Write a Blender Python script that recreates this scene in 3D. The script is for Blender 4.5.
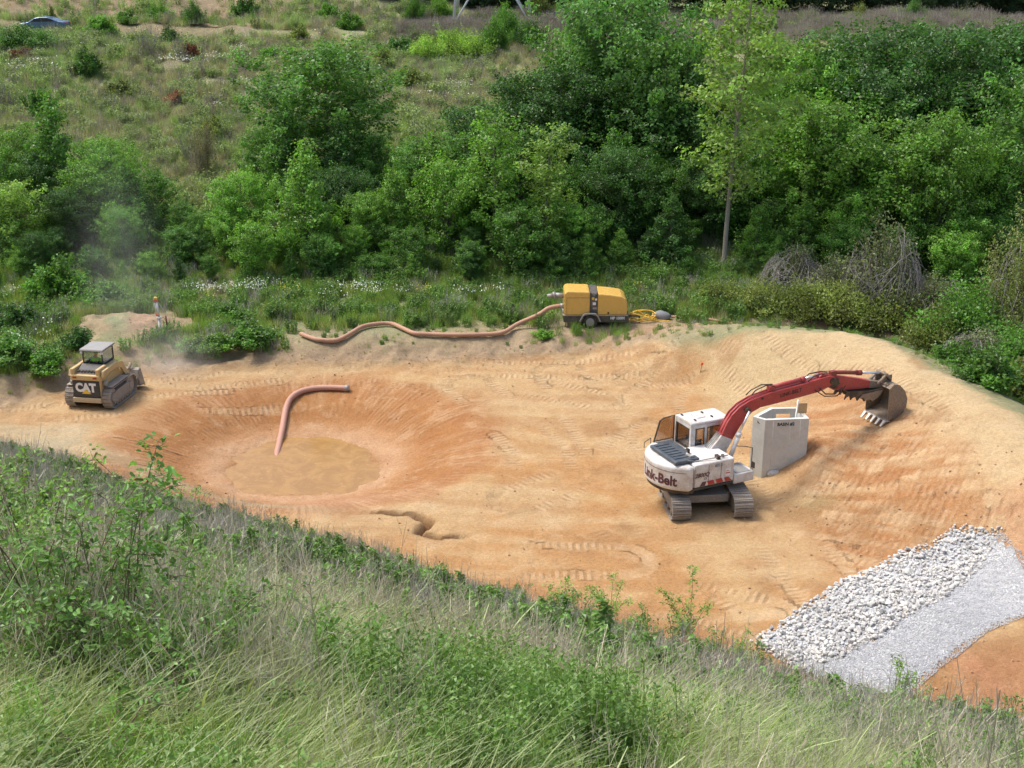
import bpy, math, random
import numpy as np
from mathutils import Vector, Matrix
for o in list(bpy.data.objects): bpy.data.objects.remove(o)
S = bpy.context.scene
COL = S.collection
R = math.radians
# ------------------------------------------------------------------ camera, world, sun
F, HC, PIT = 1236.0, 19.5, R(20)
cd = bpy.data.cameras.new('camera'); cam = bpy.data.objects.new('camera', cd); COL.objects.link(cam)
cd.sensor_width = 36; cd.lens = 36*F/1024; cd.clip_end = 3000; cd.clip_start = .1
cam.location = (0, 0, HC); cam.rotation_euler = (R(90)-PIT, 0, 0); S.camera = cam
W = bpy.data.worlds.new('World'); S.world = W; W.use_nodes = True
SUN_EL, SUN_AZ = R(62), R(-70)          # azimuth clockwise from +Y
nt = W.node_tree; nt.nodes.clear()
sky = nt.nodes.new('ShaderNodeTexSky'); sky.sky_type = 'NISHITA'; sky.sun_disc = False
sky.sun_elevation = SUN_EL; sky.sun_rotation = SUN_AZ; sky.air_density = 1.0; sky.dust_density = 4.0; sky.ozone_density = .8
bg = nt.nodes.new('ShaderNodeBackground'); bg.inputs['Strength'].default_value = .15
wo = nt.nodes.new('ShaderNodeOutputWorld')
nt.links.new(sky.outputs[0], bg.inputs[0]); nt.links.new(bg.outputs[0], wo.inputs[0])
sd = bpy.data.lights.new('sun', 'SUN'); sd.energy = 1.75; sd.angle = R(15); sd.color = (1, .97, .92)
sun = bpy.data.objects.new('sun', sd); COL.objects.link(sun)
sv = Vector((math.sin(SUN_AZ)*math.cos(SUN_EL), math.cos(SUN_AZ)*math.cos(SUN_EL), math.sin(SUN_EL)))
sun.rotation_euler = sv.to_track_quat('Z', 'Y').to_euler(); sun.location = sv*200
S.view_settings.view_transform = 'Standard'; S.view_settings.look = 'None'; S.view_settings.exposure = 0.62; S.view_settings.gamma = 1
S.render.engine = 'CYCLES'; S.cycles.max_bounces = 5; S.cycles.diffuse_bounces = 2; S.cycles.transparent_max_bounces = 12
S.cycles.volume_bounces = 3; S.cycles.volume_step_rate = 2

# ------------------------------------------------------------------ helpers: noise and terrain
def _hash(i, j, s):
    h = (i.astype(np.int64)*374761393 + j.astype(np.int64)*668265263 + s*974711) & 0x7fffffff
    h = ((h ^ (h >> 13))*1274126177) & 0x7fffffff
    return ((h ^ (h >> 16)) & 0xffff)/65535.0
def vnoise(x, y, s=0):
    i = np.floor(x); j = np.floor(y); u = x-i; v = y-j
    u = u*u*(3-2*u); v = v*v*(3-2*v)
    a = _hash(i, j, s); b = _hash(i+1, j, s); c = _hash(i, j+1, s); d = _hash(i+1, j+1, s)
    return (a*(1-u)+b*u)*(1-v)+(c*(1-u)+d*u)*v
def fbm(x, y, s=0, o=4):
    t = 0; a = .5; n = 0
    for k in range(o):
        t = t+a*vnoise(x*2**k+17.3*k, y*2**k+5.1*k, s+k); n += a; a *= .5
    return t/n
def sst(a, b, x):
    t = np.clip((x-a)/(b-a), 0, 1); return t*t*(3-2*t)
CP, SP = math.cos(PIT), math.sin(PIT)
def ray(u, v, z):
    x = (u-512)/F; y = (384-v)/F; f = CP+y*SP; w = -SP+y*CP; t = (z-HC)/w
    return x*t, f*t
def project(x, y, z):
    d = y*CP-(z-HC)*SP; w = y*SP+(z-HC)*CP
    return 512+F*x/d, 384-F*w/d
def poly_dist(X, Y, P):
    """signed distance to a polyline: negative = left of travel direction"""
    best = np.full(np.shape(X), 1e9); sg = np.ones(np.shape(X)); tt = np.zeros(np.shape(X)); acc = 0
    for (ax, ay), (bx, by) in zip(P[:-1], P[1:]):
        L = math.hypot(bx-ax, by-ay); dx, dy = (bx-ax)/L, (by-ay)/L
        t = np.clip((X-ax)*dx+(Y-ay)*dy, 0, L); qx = X-ax-t*dx; qy = Y-ay-t*dy
        d = np.hypot(qx, qy); m = d < best
        best = np.where(m, d, best); tt = np.where(m, acc+t, tt)
        sg = np.where(m, np.sign((X-ax)*dy-(Y-ay)*dx), sg); acc += L
    return best*np.where(sg == 0, 1, sg), tt
def in_poly(X, Y, P):
    r = np.zeros(np.shape(X), bool); n = len(P)
    for i in range(n):
        ax, ay = P[i]; bx, by = P[(i+1) % n]
        c = (ay > Y) != (by > Y)
        r ^= c & (X < (bx-ax)*(Y-ay)/((by-ay) if by != ay else 1e-9)+ax)
    return r
def poly_sd(X, Y, P):
    d, _ = poly_dist(X, Y, list(P)+[P[0]]); return np.where(in_poly(X, Y, P), -np.abs(d), np.abs(d))
PADBACK = [(-60, 47), (-30, 48.5), (-22.6, 50.9), (-20.7, 53), (-19.1, 55.2), (-16.8, 55.8), (-13.6, 56.4), (-10.3, 56.8), (-3, 57.3), (2.4, 58.1), (6.4, 58.5), (12, 60), (30, 64)]
BN = (.470, .8827); BD = 29.9; BS = 17.9/BD
PIT_C = (-8.7, 47.2)
cpx = [(640,345,.8),(680,343,1.4),(740,336,2.1),(800,333,2.5),(850,333,2.7),(880,341,2.85),(900,350,2.95),(960,385,3.05),(1024,418,3.1),
 (690,365,.6),(780,352,2.0),(860,360,2.6),(905,385,2.75),(960,415,2.9),(1024,450,3.0),(1024,500,2.6),
 (885,420,1.85),(840,400,1.5),(815,398,1.2),(870,440,1.6),(930,460,2.1),(980,500,2.0),(900,500,1.2),(850,480,.9),(812,446,1.25),(788,462,.5),(820,500,.4),(870,530,.4),(930,535,.8),(1000,540,1.2),(1024,560,1.25),
 (700,385,0),(735,405,0),(765,484,0),(795,520,.05),(840,560,.1),(880,565,.3),
 (757,640,0),(840,585,.3),(820,640,.25),(900,600,.6),(940,600,.8),(900,650,.4),(960,640,.55),(1024,620,.85),(880,700,0),(930,690,.1),(1024,700,.15)]
CPT = [ray(u, v, z)+(z,) for u, v, z in cpx]+[(17.5,56,.9),(21,51,.6),(23,45,.6),(24,38,.8),(13,58.5,.7),(28,45,0),(29,36,.2),(9,61,.6),(19.5,34,2.9),(20.5,28,2.6),(17,27,1.2),
 (6,45,0),(6,50,0),(3,55,0),(6,35,0),(8,38,0),(4,40,0),(8.3,47,0),(2,48,0),(2,36,0),(9.4,42.4,0),(9,43.8,.05),(24,60,.4),(28,55,.2),(5,60,.5),(13,26,0),(8,28,0)]
CPT = np.array(CPT, float)
def _tps(P):
    n = len(P); d = np.hypot(P[:,0,None]-P[None,:,0], P[:,1,None]-P[None,:,1])
    K = np.where(d > 0, d*d*np.log(np.maximum(d, 1e-9)), 0)+np.eye(n)*.6
    A = np.zeros((n+3, n+3)); A[:n,:n] = K; A[:n,n] = 1; A[:n,n+1:] = P[:,:2]; A[n:,:n] = A[:n,n:].T
    return np.linalg.solve(A, np.r_[P[:,2], 0, 0, 0])
TW = _tps(CPT)
def tps(x, y):
    s = TW[-3]+TW[-2]*x+TW[-1]*y
    for (px, py, _), w in zip(CPT, TW[:-3]):
        r2 = (x-px)**2+(y-py)**2; s = s+w*.5*r2*np.log(np.maximum(r2, 1e-9))
    return s
GULLY = [(ray(358,509,0)), (ray(385,512,0)), (ray(412,513,0)), (ray(430,520,0)), (ray(418,531,0)), (ray(440,537,0)), (ray(470,535,0))]
TR = []   # tracked vehicle paths: (polyline, half gauge)
for P, g in [([(0,402),(160,388),(300,374),(470,368),(640,372)], 1.0), ([(60,412),(200,396),(330,380),(480,378),(600,400)], 1.0),
             ([(560,372),(600,430),(640,500),(700,560),(760,600)], 1.1), ([(470,385),(540,450),(560,530),(640,590),(760,620)], 1.1),
             ([(720,480),(790,540),(850,560)], 1.1), ([(20,470),(160,520),(330,560),(480,560),(620,560)], 1.0),
             ([(700,470),(650,400),(700,360),(800,350),(900,380),(1024,460)], 1.1), ([(520,500),(600,470),(660,430)], 1.0), ([(640,380),(720,372),(800,372)], 1.0)]:
    TR.append(([ray(u, v, .0 if u < 800 else 2) for u, v in P], g))
def bank_off(x, y): return 2.1*sst(2, 11, x)*sst(12, 20, y)+.6*sst(-17, -9, x)*(1-sst(2, 9, x))
def terrain(x, y, detail=True):
    x = np.asarray(x, float); y = np.asarray(y, float)
    n1 = fbm(x*.15, y*.15, 3, 3)-.5
    z = np.zeros(x.shape)
    # embankment
    reg = (x > -3) & (x < 45) & (y > 18) & (y < 72)
    t = np.zeros(x.shape); 
    if reg.any(): t[reg] = tps(x[reg], y[reg])
    w = sst(2, 5, x)*(1-sst(26, 34, x))*sst(22, 27, y)*(1-sst(59, 66, y))
    t = np.maximum(t, 0)*w
    # ground behind the pad edge
    pb, _ = poly_dist(x, y, PADBACK)
    back = sst(0, 1.8, -pb+.6*(fbm(x*.6, y*.6, 8, 3)-.5)*2)*(.55+.5*n1)
    inner = (y-50) < 6+.0*x
    z = np.maximum(t, back)
    # little dirt heap behind the marker
    hp_ = np.exp(-(((x+20)/3.2)**2+((y-60.5)/1.8)**2)); z = z+hp_*(.45+.7*(fbm(x*1.1, y*1.1, 42, 4)-.4))
    # hillside
    hill = np.interp(y, [66, 76, 142, 150, 400, 1500], [0, .9, 10.4, 10.4, 10.6, 60])
    z = z+hill*(.9+.25*n1) + sst(70, 110, y)*1.6*(fbm(x*.05, y*.05, 5, 3)-.5)
    z = z+sst(134, 185, y)*6.5*sst(5, -35, x)+sst(88, 131, y)*sst(0, -42, x)*1.9
    # pit
    r = np.hypot((x-PIT_C[0])/8.4, (y-PIT_C[1])/7.6)
    ang = np.arctan2(y-PIT_C[1], x-PIT_C[0])
    rr = r*(1+.05*np.sin(ang*2+1)+.04*np.sin(ang*3))
    rq = rr+.05*(fbm(x*.8, y*.8, 97, 3)-.5); z = z-.85*(1-sst(.50, 1.02, rr))-.66*(1-sst(.24, .74, rq))
    if detail:
        m = (1-sst(.7, 1.05, rr))*sst(.3, .5, rr)
        z = z+(1-sst(.3, .55, rr))*.22*(fbm(x*1.2, y*1.2, 94, 4)-.5)+m*(.012*np.sin(ang*110+8*fbm(x*.4, y*.4, 2, 2)))*(.4+vnoise(x*1.3, y*1.3, 4))
        soil = (1-sst(-.5, .5, -pb))*(1-sst(-.5,.5,BD-(x*BN[0]+y*BN[1])))
        z = z+soil*((fbm(x*.9, y*.9, 11, 4)-.5)*.11+(fbm(x*4, y*4, 12, 3)-.5)*.07+(fbm(x*.35, y*2.6+.8*np.sin(x*.3), 13, 3)-.5)*.05*sst(9, 7, x))
        # tracks
        for P, g in TR:
            sdist, tt = poly_dist(x, y, P)
            near = np.abs(sdist) < g+.5
            if not near.any(): continue
            fade = sst(.35, .6, vnoise(tt*.25, sdist*.0+g, 21))
            band = np.exp(-((np.abs(sdist)-g)/.27)**4)
            z = z-near*fade*band*.02
        # cleat blocks on the embankment face
        a = x*.80-y*.60+.5*(fbm(x*.5, y*.5, 91, 2)-.5); b = x*.60+y*.80+.9*(fbm(x*.35, y*.35, 92, 2)-.5)
        lane = np.floor(b/.62); off = _hash(lane, lane*0, 5)*3
        mk = sst(9.8, 11.5, x)*(1-sst(15.2, 16.8, x))*sst(33.5, 36, y)*(1-sst(43.5, 46, y))*sst(.36, .48, fbm(x*.4+3, y*.4, 14, 2))
        blk = _hash(np.floor((a+off)/.7), lane, 9)
        fb = ((b/.62) % 1); fa = (((a+off)/.7) % 1)
        edge = np.minimum(np.minimum(fb, 1-fb)*.62, np.minimum(fa, 1-fa)*.7)
        z = z+mk*(sst(0, .09, edge)*.05*(.3+blk))
        # scraped furrows on the cut face round the bucket
        mk2 = np.exp(-(((x-12.8)/2.0)**2+((y-46)/3.2)**2))
        z = z+mk2*.26*(vnoise(a*1.1, b*4.2, 31)-.5)
        mk3 = sst(9, 12, x)*(1-sst(17,19,x))*sst(30,34,y)
        z = z+mk3*.16*(fbm(a*.9, b*3.0, 33, 3)-.5)
        # rough edge of the cut bank at the back
        e = np.exp(-((pb+.2)/1.6)**2); z = z+e*.30*(fbm(x*1.4, y*1.4, 41, 4)-.5)*1.5
        # erosion gully
        gd, gt = poly_dist(x, y, GULLY)
        wv = .09+.08*np.exp(-((gt-3.0)/.8)**2)+.03*np.sin(gt*6)+.05*(fbm(x*2, y*2, 98, 2)-.5)
        z = z-.42*np.exp(-(gd/wv)**2)*sst(0, .8, gt)*(1-sst(4.6, 6.5, gt))
        z = z-.03*np.exp(-((gd)/.35)**2)
    # the grassy bank below the camera
    nd = x*BN[0]+y*BN[1]+bank_off(x, y)+(fbm(x*.2, y*.2, 15, 2)-.5)*1.6
    bank = 17.9-BS*np.maximum(nd, 0)+.30*(fbm(x*.5, y*.5, 16, 3)-.5)*sst(3, 8, np.hypot(x, y))
    d = bank-z; z = np.where(d > 1, bank, np.where(d < -1, z, z+(d+1)**2/4))
    return z
def T(x, y): return float(terrain(np.array([float(x)]), np.array([float(y)]))[0])
def hit(u, v, zg=0.0):
    z = zg
    for _ in range(12):
        x, y = ray(u, v, z); z = .5*z+.5*T(x, y)
    x, y = ray(u, v, z); return Vector((x, y, T(x, y)))
STONEP = [tuple(hit(u, v, z)[:2]) for u, v, z in [(755,642,0),(800,612,.15),(850,580,.3),(900,556,.5),(955,530,.9),(998,534,1.2),(985,556,1.1),(940,598,.8),(880,634,.45),(838,657,.2),(795,668,0)]]
GRAVP = [tuple(hit(u, v, z)[:2]) for u, v, z in [(998,537,1.2),(1012,552,1.25),(1030,570,1.25),(1030,612,.9),(985,630,.6),(935,668,.3),(905,694,.1),(850,694,0),(792,668,0),(840,654,.2),(880,632,.45),(940,596,.8),(980,560,1.05)]]

# ------------------------------------------------------------------ materials
class NT:
    def __init__(s, name):
        s.m = bpy.data.materials.new(name); s.m.use_nodes = True; s.t = s.m.node_tree; s.t.nodes.clear()
        s.out = s.n('OutputMaterial')
    def n(s, t, **k):
        nd = s.t.nodes.new('ShaderNode'+t)
        for a, b in k.items():
            if a.startswith('_'): setattr(nd, a[1:], b)
            else: s.put(nd, a, b)
        return nd
    def put(s, nd, a, b):
        sk = nd.inputs[int(a[1:])] if a[0] == 'i' and a[1:].isdigit() else nd.inputs[a.replace('__', ' ')]
        if isinstance(b, bpy.types.NodeSocket): s.t.links.new(b, sk)
        elif isinstance(b, bpy.types.Node): s.t.links.new(b.outputs[0], sk)
        else: sk.default_value = b
    def mix(s, f, a, b, mode='MIX'):
        m = s.n('Mix', _data_type='RGBA', _blend_type=mode); s.put(m, 'i0', f); s.put(m, 'i6', a); s.put(m, 'i7', b); return m.outputs[2]
    def noise(s, sc, det=4, co=None, rough=.55, dist=0):
        n = s.n('TexNoise', Scale=sc, Detail=det, Roughness=rough, Distortion=dist)
        if co is not None: s.put(n, 'Vector', co)
        return n.outputs[0]
    def ramp(s, f, a, b):
        m = s.n('MapRange', i1=a, i2=b); m.clamp = True; s.put(m, 'i0', f); return m.outputs[0]
def c4(c): return (c[0], c[1], c[2], 1)
MATS = {}
def paint(name, col, rough=.5, metal=0, dirt=(.36,.24,.14), amt=.35, sc=3.0, bump=.05, low=0, fine=.12):
    """painted or bare surface, dusty and worn by noise"""
    t = NT(name); co = t.n('TexCoord').outputs['Object']
    n1 = t.noise(sc, 6, co, .65); n2 = t.noise(sc*9, 5, co, .6)
    f = t.n('Math', _operation='MULTIPLY', i0=t.ramp(n1, .42, .72), i1=amt)
    c = t.mix(f, c4(col), c4(dirt))
    c = t.mix(fine, c, t.mix(t.ramp(n2, .3, .7), (.02,.02,.02,1), (1,1,1,1)), 'OVERLAY')
    if low:
        z = t.n('SeparateXYZ', i0=t.n('NewGeometry').outputs['Position']).outputs[2]
        zz = t.n('Math', _operation='ADD', i0=z, i1=t.n('Math', _operation='MULTIPLY', i0=n1, i1=.8))
        c = t.mix(t.n('Math', _operation='MULTIPLY', i0=t.ramp(zz, low+.5, low-.2), i1=.75), c, c4(dirt))
    r = t.n('Math', _operation='ADD', i0=rough, i1=t.n('Math', _operation='MULTIPLY', i0=f, i1=.5)); r.use_clamp = True
    p = t.n('BsdfPrincipled', Base__Color=c, Roughness=r, Metallic=metal)
    b = t.n('Bump', Strength=bump*3, Distance=.02, Height=n2); t.put(p, 'Normal', b)
    t.put(t.out, 'Surface', p); MATS[name] = t.m; return t.m
def glass(name, tint, g=.12):
    t = NT(name); tr = t.n('BsdfTransparent', Color=c4(tint)); gl = t.n('BsdfGlossy', Color=(.8,.85,.9,1), Roughness=.08)
    fr = t.n('LayerWeight', Blend=.35).outputs['Fresnel']
    f = t.n('Math', _operation='ADD', i0=g, i1=t.n('Math', _operation='MULTIPLY', i0=fr, i1=.4))
    mx = t.n('MixShader', i0=f, i1=tr, i2=gl); t.put(t.out, 'Surface', mx); MATS[name] = t.m
paint('white_paint', (.72,.71,.68), .45, amt=.75, sc=1.9, dirt=(.40,.29,.19), low=1.15, fine=.18)
paint('red_paint', (.42,.05,.05), .42, amt=.22, sc=1.6, dirt=(.36,.2,.14), fine=.2)
paint('dark_red_paint', (.22,.02,.02), .45, amt=.3, sc=2)
paint('black_paint', (.03,.035,.04), .45, amt=.3, sc=2, dirt=(.18,.15,.12))
paint('hood_paint', (.055,.07,.085), .35, amt=.35, sc=3, dirt=(.25,.23,.2))
paint('grey_metal', (.33,.33,.315), .5, .3, amt=.4)
paint('track_steel', (.30,.27,.235), .7, .05, amt=.75, dirt=(.36,.27,.18), sc=2.5, fine=.3)
paint('bucket_steel', (.23,.19,.15), .55, .2, amt=.8, dirt=(.38,.26,.16), sc=2.2, fine=.35)
paint('worn_steel', (.62,.58,.52), .35, .5, amt=.3)
paint('chrome', (.80,.80,.80), .2, .7, amt=.2)
paint('grease', (.03,.025,.02), .5, amt=.4)
paint('rubber', (.03,.03,.03), .8, amt=.5, dirt=(.2,.17,.13))
paint('yellow_paint', (.60,.42,.17), .55, amt=.75, sc=2.5, dirt=(.46,.38,.27), low=1.0)
paint('pump_yellow', (.68,.42,.10), .25, amt=.12, sc=1.2, dirt=(.5,.38,.2), fine=.05)
paint('pump_frame', (.06,.065,.07), .5, amt=.4)
paint('decal_white', (.8,.8,.8), .5, amt=.1)
paint('decal_red', (.45,.03,.03), .5, amt=.3)
paint('decal_dark', (.10,.03,.04), .5, amt=.25)
paint('decal_blue', (.12,.2,.3), .5, amt=.1)
paint('decal_black', (.02,.02,.02), .5, amt=.1)
paint('decal_yellow', (.8,.55,.05), .5, amt=.1)
paint('tail_lamp', (.35,.02,.02), .3, amt=.2)
paint('concrete', (.68,.675,.61), .85, amt=.4, sc=1.3, dirt=(.40,.39,.30), bump=.05, fine=.10, low=.25)
paint('hose_pink', (.46,.25,.16), .6, amt=.45, sc=2.5, dirt=(.5,.33,.2))
paint('hose_red', (.50,.27,.20), .6, amt=.4, sc=2.5, dirt=(.5,.3,.2))
paint('hose_tan', (.5,.3,.18), .7, amt=.4)
paint('pvc_white', (.75,.75,.72), .5, amt=.2)
paint('orange_tape', (.7,.15,.05), .6, amt=.1)
paint('yellow_hose', (.75,.45,.05), .5, amt=.1)
paint('grey_tarp', (.20,.21,.215), .7, amt=.2)
paint('wood_stake', (.55,.38,.2), .8, amt=.2)
paint('seat_cloth', (.05,.045,.045), .9, amt=.2)
paint('skin', (.5,.3,.2), .6, amt=.0)
paint('hivis_green', (.25,.75,.08), .7, amt=.0)
paint('car_paint', (.14,.22,.33), .25, .5, amt=.05)
paint('tower_steel', (.85,.86,.87), .5, 0, amt=.1)
paint('limestone', (.69,.665,.61), .9, amt=.5, sc=2, dirt=(.5,.44,.36), bump=.2, fine=.25)
paint('limestone_grey', (.52,.51,.49), .9, amt=.3, sc=2, dirt=(.55,.47,.38), bump=.2, fine=.25)
paint('gravel_grey', (.60,.60,.60), .9, amt=.3, sc=4, dirt=(.45,.42,.38))
paint('clod', (.44,.27,.15), .95, amt=.5)
glass('cab_glass', (.72,.62,.52), .08)
glass('clear_glass', (.88,.92,.89), .03)
def soil_mat():
    t = NT('soil'); a = t.n('VertexColor', _layer_name='tint').outputs[0]
    co = t.n('NewGeometry').outputs['Position']
    n1 = t.noise(1.1, 8, co, .65, .4); n2 = t.noise(9, 6, co, .7); n3 = t.noise(30, 5, co, .75)
    c = t.mix(t.n('Math', _operation='MULTIPLY', i0=t.ramp(n1, .50, .66), i1=.22), a, t.mix(1.0, a, (.72,.52,.40,1), 'MULTIPLY'))
    c = t.mix(t.n('Math', _operation='MULTIPLY', i0=t.ramp(n1, .46, .34), i1=.30), c, (.62,.45,.28,1))
    c = t.mix(.40, c, t.mix(t.ramp(t.n('Math', _operation='MULTIPLY_ADD', i0=n3, i1=.6, i2=t.n('Math', _operation='MULTIPLY', i0=n2, i1=.4)), .36, .62), (.10,.10,.10,1), (.85,.85,.85,1)), 'OVERLAY')
    c = t.mix(t.n('Math', _operation='MULTIPLY', i0=t.ramp(n3, .60, .70), i1=.35), c, (.17,.09,.05,1))
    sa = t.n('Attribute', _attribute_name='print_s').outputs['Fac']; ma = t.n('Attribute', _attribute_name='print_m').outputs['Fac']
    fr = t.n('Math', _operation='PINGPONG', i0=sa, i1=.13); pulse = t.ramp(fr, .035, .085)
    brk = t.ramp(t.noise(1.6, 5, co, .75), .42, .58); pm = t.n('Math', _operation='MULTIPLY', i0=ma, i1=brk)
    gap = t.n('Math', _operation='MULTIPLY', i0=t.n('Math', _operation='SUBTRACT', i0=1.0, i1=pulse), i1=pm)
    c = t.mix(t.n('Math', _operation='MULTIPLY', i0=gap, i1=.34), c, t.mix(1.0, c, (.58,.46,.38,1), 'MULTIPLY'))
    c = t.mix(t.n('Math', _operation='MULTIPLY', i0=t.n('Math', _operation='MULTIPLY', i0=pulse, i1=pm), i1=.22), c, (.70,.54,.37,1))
    p = t.n('BsdfPrincipled', Base__Color=c, Roughness=.95); p.inputs['Specular IOR Level'].default_value = .15
    h = t.n('Math', _operation='ADD', i0=n2, i1=t.n('Math', _operation='MULTIPLY', i0=n3, i1=.8))
    h = t.n('Math', _operation='SUBTRACT', i0=h, i1=t.n('Math', _operation='MULTIPLY', i0=gap, i1=.9))
    t.put(p, 'Normal', t.n('Bump', Strength=.8, Distance=.05, Height=h)); t.put(t.out, 'Surface', p); return t.m
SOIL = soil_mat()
def water_mat():
    t = NT('muddy_water'); co = t.n('NewGeometry').outputs['Position']; n = t.noise(.9, 5, co, .6, 1.5)
    c = t.mix(t.ramp(n, .42, .6), (.40,.215,.055,1), (.33,.17,.04,1))
    s = t.noise(7, 3, co, .7)
    c = t.mix(t.ramp(s, .64, .70), c, (.30,.16,.07,1)); s2 = t.noise(3.2, 6, co, .75, 1.2); c = t.mix(t.n('Math', _operation='MULTIPLY', i0=t.ramp(s2, .56, .62), i1=.3), c, (.55,.33,.12,1))
    p = t.n('BsdfPrincipled', Base__Color=c, Roughness=.16); p.inputs['Specular IOR Level'].default_value = .5
    t.put(p, 'Normal', t.n('Bump', Strength=.06, Distance=.02, Height=t.noise(14, 2, co))); t.put(t.out, 'Surface', p); return t.m
WATER = water_mat()
def leaf_mat(name, base=None, trans=.25, rnd=.25, var=.5):
    """object colour (or base) varied by the per-leaf tint and per-instance random"""
    t = NT(name); oi = t.n('ObjectInfo')
    col = c4(base) if base else oi.outputs['Color']
    a = t.n('Attribute', _attribute_name='tint').outputs['Fac']
    k = t.ramp(a, 0, 1)
    m = t.n('MapRange', i3=1-var, i4=1+var*1.1); t.put(m, 'i0', k)
    hs = t.n('HueSaturation', Color=col, Value=m.outputs[0]); 
    hr = t.n('MapRange', i3=.5-.03*rnd*4*.5, i4=.5+.03*rnd*4*.5); t.put(hr, 'i0', a); t.put(hs, 'Hue', hr.outputs[0])
    vr = t.n('MapRange', i3=1-rnd, i4=1+rnd); t.put(vr, 'i0', oi.outputs['Random'])
    hs2 = t.n('HueSaturation', Color=hs.outputs[0], Value=vr.outputs[0])
    p = t.n('BsdfPrincipled', Base__Color=hs2.outputs[0], Roughness=.42); p.inputs['Specular IOR Level'].default_value = .45
    tc = t.mix(1.0, hs2.outputs[0], (1.5,1.6,.7,1), 'MULTIPLY')
    tr = t.n('BsdfTranslucent', Color=tc)
    t.put(t.out, 'Surface', t.n('MixShader', i0=trans, i1=p, i2=tr)); MATS[name] = t.m; return t.m
leaf_mat('leaf', None, .36, .12, .58)
leaf_mat('blade_green', (.22,.28,.075), .35, .3, .5)
leaf_mat('blade_pale', (.37,.42,.20), .35, .25, .45)
leaf_mat('blade_bright', (.19,.31,.07), .35, .25, .45)
leaf_mat('forb_leaf', (.16,.27,.065), .3, .3, .4)
leaf_mat('dead_stalk', (.50,.44,.35), .1, .3, .45)
leaf_mat('grey_twig', (.46,.42,.38), .05, .25, .35)
leaf_mat('straw', (.40,.37,.22), .2, .25, .4)
leaf_mat('field_green', (.29,.36,.16), .3, .3, .4)
leaf_mat('field_bright', (.23,.35,.09), .3, .3, .4)
leaf_mat('field_twig', (.36,.31,.27), .1, .3, .4)
leaf_mat('field_pale', (.43,.46,.28), .3, .3, .4)
leaf_mat('petal_white', (.75,.76,.72), .2, .1, .2)
leaf_mat('petal_yellow', (.6,.5,.05), .2, .1, .2)
paint('bark', (.16,.13,.10), .9, amt=.5, dirt=(.3,.27,.22), bump=.3)
paint('pale_bark', (.33,.29,.23), .9, amt=.5, dirt=(.2,.17,.13), bump=.3)
paint('twig', (.16,.12,.08), .8, amt=.4)
def M(n): return MATS[n] if isinstance(n, str) else n

# ------------------------------------------------------------------ mesh builder
class MB:
    def __init__(s): s.v = []; s.f = []; s.s = []
    def add(s, vs, fs, smooth=False):
        k = len(s.v); s.v += [tuple(p) for p in vs]; s.f += [tuple(i+k for i in q) for q in fs]; s.s += [smooth]*len(fs); return s
    def box(s, x0, x1, y0, y1, z0, z1, mt=None):
        vs = [Vector(p) for p in [(x0,y0,z0),(x1,y0,z0),(x1,y1,z0),(x0,y1,z0),(x0,y0,z1),(x1,y0,z1),(x1,y1,z1),(x0,y1,z1)]]
        if mt: vs = [mt @ p for p in vs]
        return s.add(vs, [(0,3,2,1),(4,5,6,7),(0,1,5,4),(1,2,6,5),(2,3,7,6),(3,0,4,7)])
    def prism(s, P, ax, a, b):
        """P: outline in the two axes other than ax, extruded a..b along ax"""
        def q(p, t): return (t, p[0], p[1]) if ax == 'x' else (p[0], t, p[1]) if ax == 'y' else (p[0], p[1], t)
        n = len(P); vs = [q(p, a) for p in P]+[q(p, b) for p in P]
        fs = [tuple(range(n))[::-1], tuple(range(n, 2*n))]+[(i, (i+1) % n, n+(i+1) % n, n+i) for i in range(n)]
        return s.add(vs, fs)
    def tube(s, pts, r, n=8, caps=True):
        pts = [Vector(p) for p in pts]; m = len(pts); rr = r if hasattr(r, '__len__') else [r]*m; vs = []; up = None
        for i, p in enumerate(pts):
            d = (pts[min(i+1, m-1)]-pts[max(i-1, 0)])
            d = d.normalized() if d.length > 1e-9 else Vector((0,0,1))
            if up is None: up = d.orthogonal().normalized()
            up = (up-d*up.dot(d)); up = up.normalized() if up.length > 1e-6 else d.orthogonal().normalized(); w = d.cross(up)
            for k in range(n):
                a = 2*math.pi*k/n; vs.append(p+(up*math.cos(a)+w*math.sin(a))*rr[i])
        fs = [(i*n+k, i*n+(k+1) % n, (i+1)*n+(k+1) % n, (i+1)*n+k) for i in range(m-1) for k in range(n)]
        s.add(vs, fs, True)
        if caps:
            k0 = len(s.v)-len(vs); s.f += [tuple(k0+k for k in range(n))[::-1], tuple(k0+(m-1)*n+k for k in range(n))]; s.s += [False]*2
        return s
    def cyl(s, a, b, r, n=14): return s.tube([a, b], r, n)
    def ball(s, c, r, n=8, sc=(1,1,1)):
        vs = []; fs = []
        for i in range(n+1):
            th = math.pi*i/n
            for k in range(2*n):
                ph = math.pi*k/n; vs.append((c[0]+r*sc[0]*math.sin(th)*math.cos(ph), c[1]+r*sc[1]*math.sin(th)*math.sin(ph), c[2]+r*sc[2]*math.cos(th)))
        for i in range(n):
            for k in range(2*n): fs.append((i*2*n+k, (i+1)*2*n+k, (i+1)*2*n+(k+1) % (2*n), i*2*n+(k+1) % (2*n)))
        return s.add(vs, fs, True)
    def mesh(s, name, mat):
        m = bpy.data.meshes.new(name); m.from_pydata(s.v, [], s.f); m.polygons.foreach_set('use_smooth', s.s); m.materials.append(M(mat)); m.validate(); m.update(); return m
    def build(s, name, mat, parent=None, bevel=0, seg=2):
        o = link(name, s.mesh(name, mat), parent)
        if bevel:
            b = o.modifiers.new('bevel', 'BEVEL'); b.width = bevel; b.segments = seg; b.limit_method = 'ANGLE'; b.angle_limit = R(35); b.harden_normals = False
        return o
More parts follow.
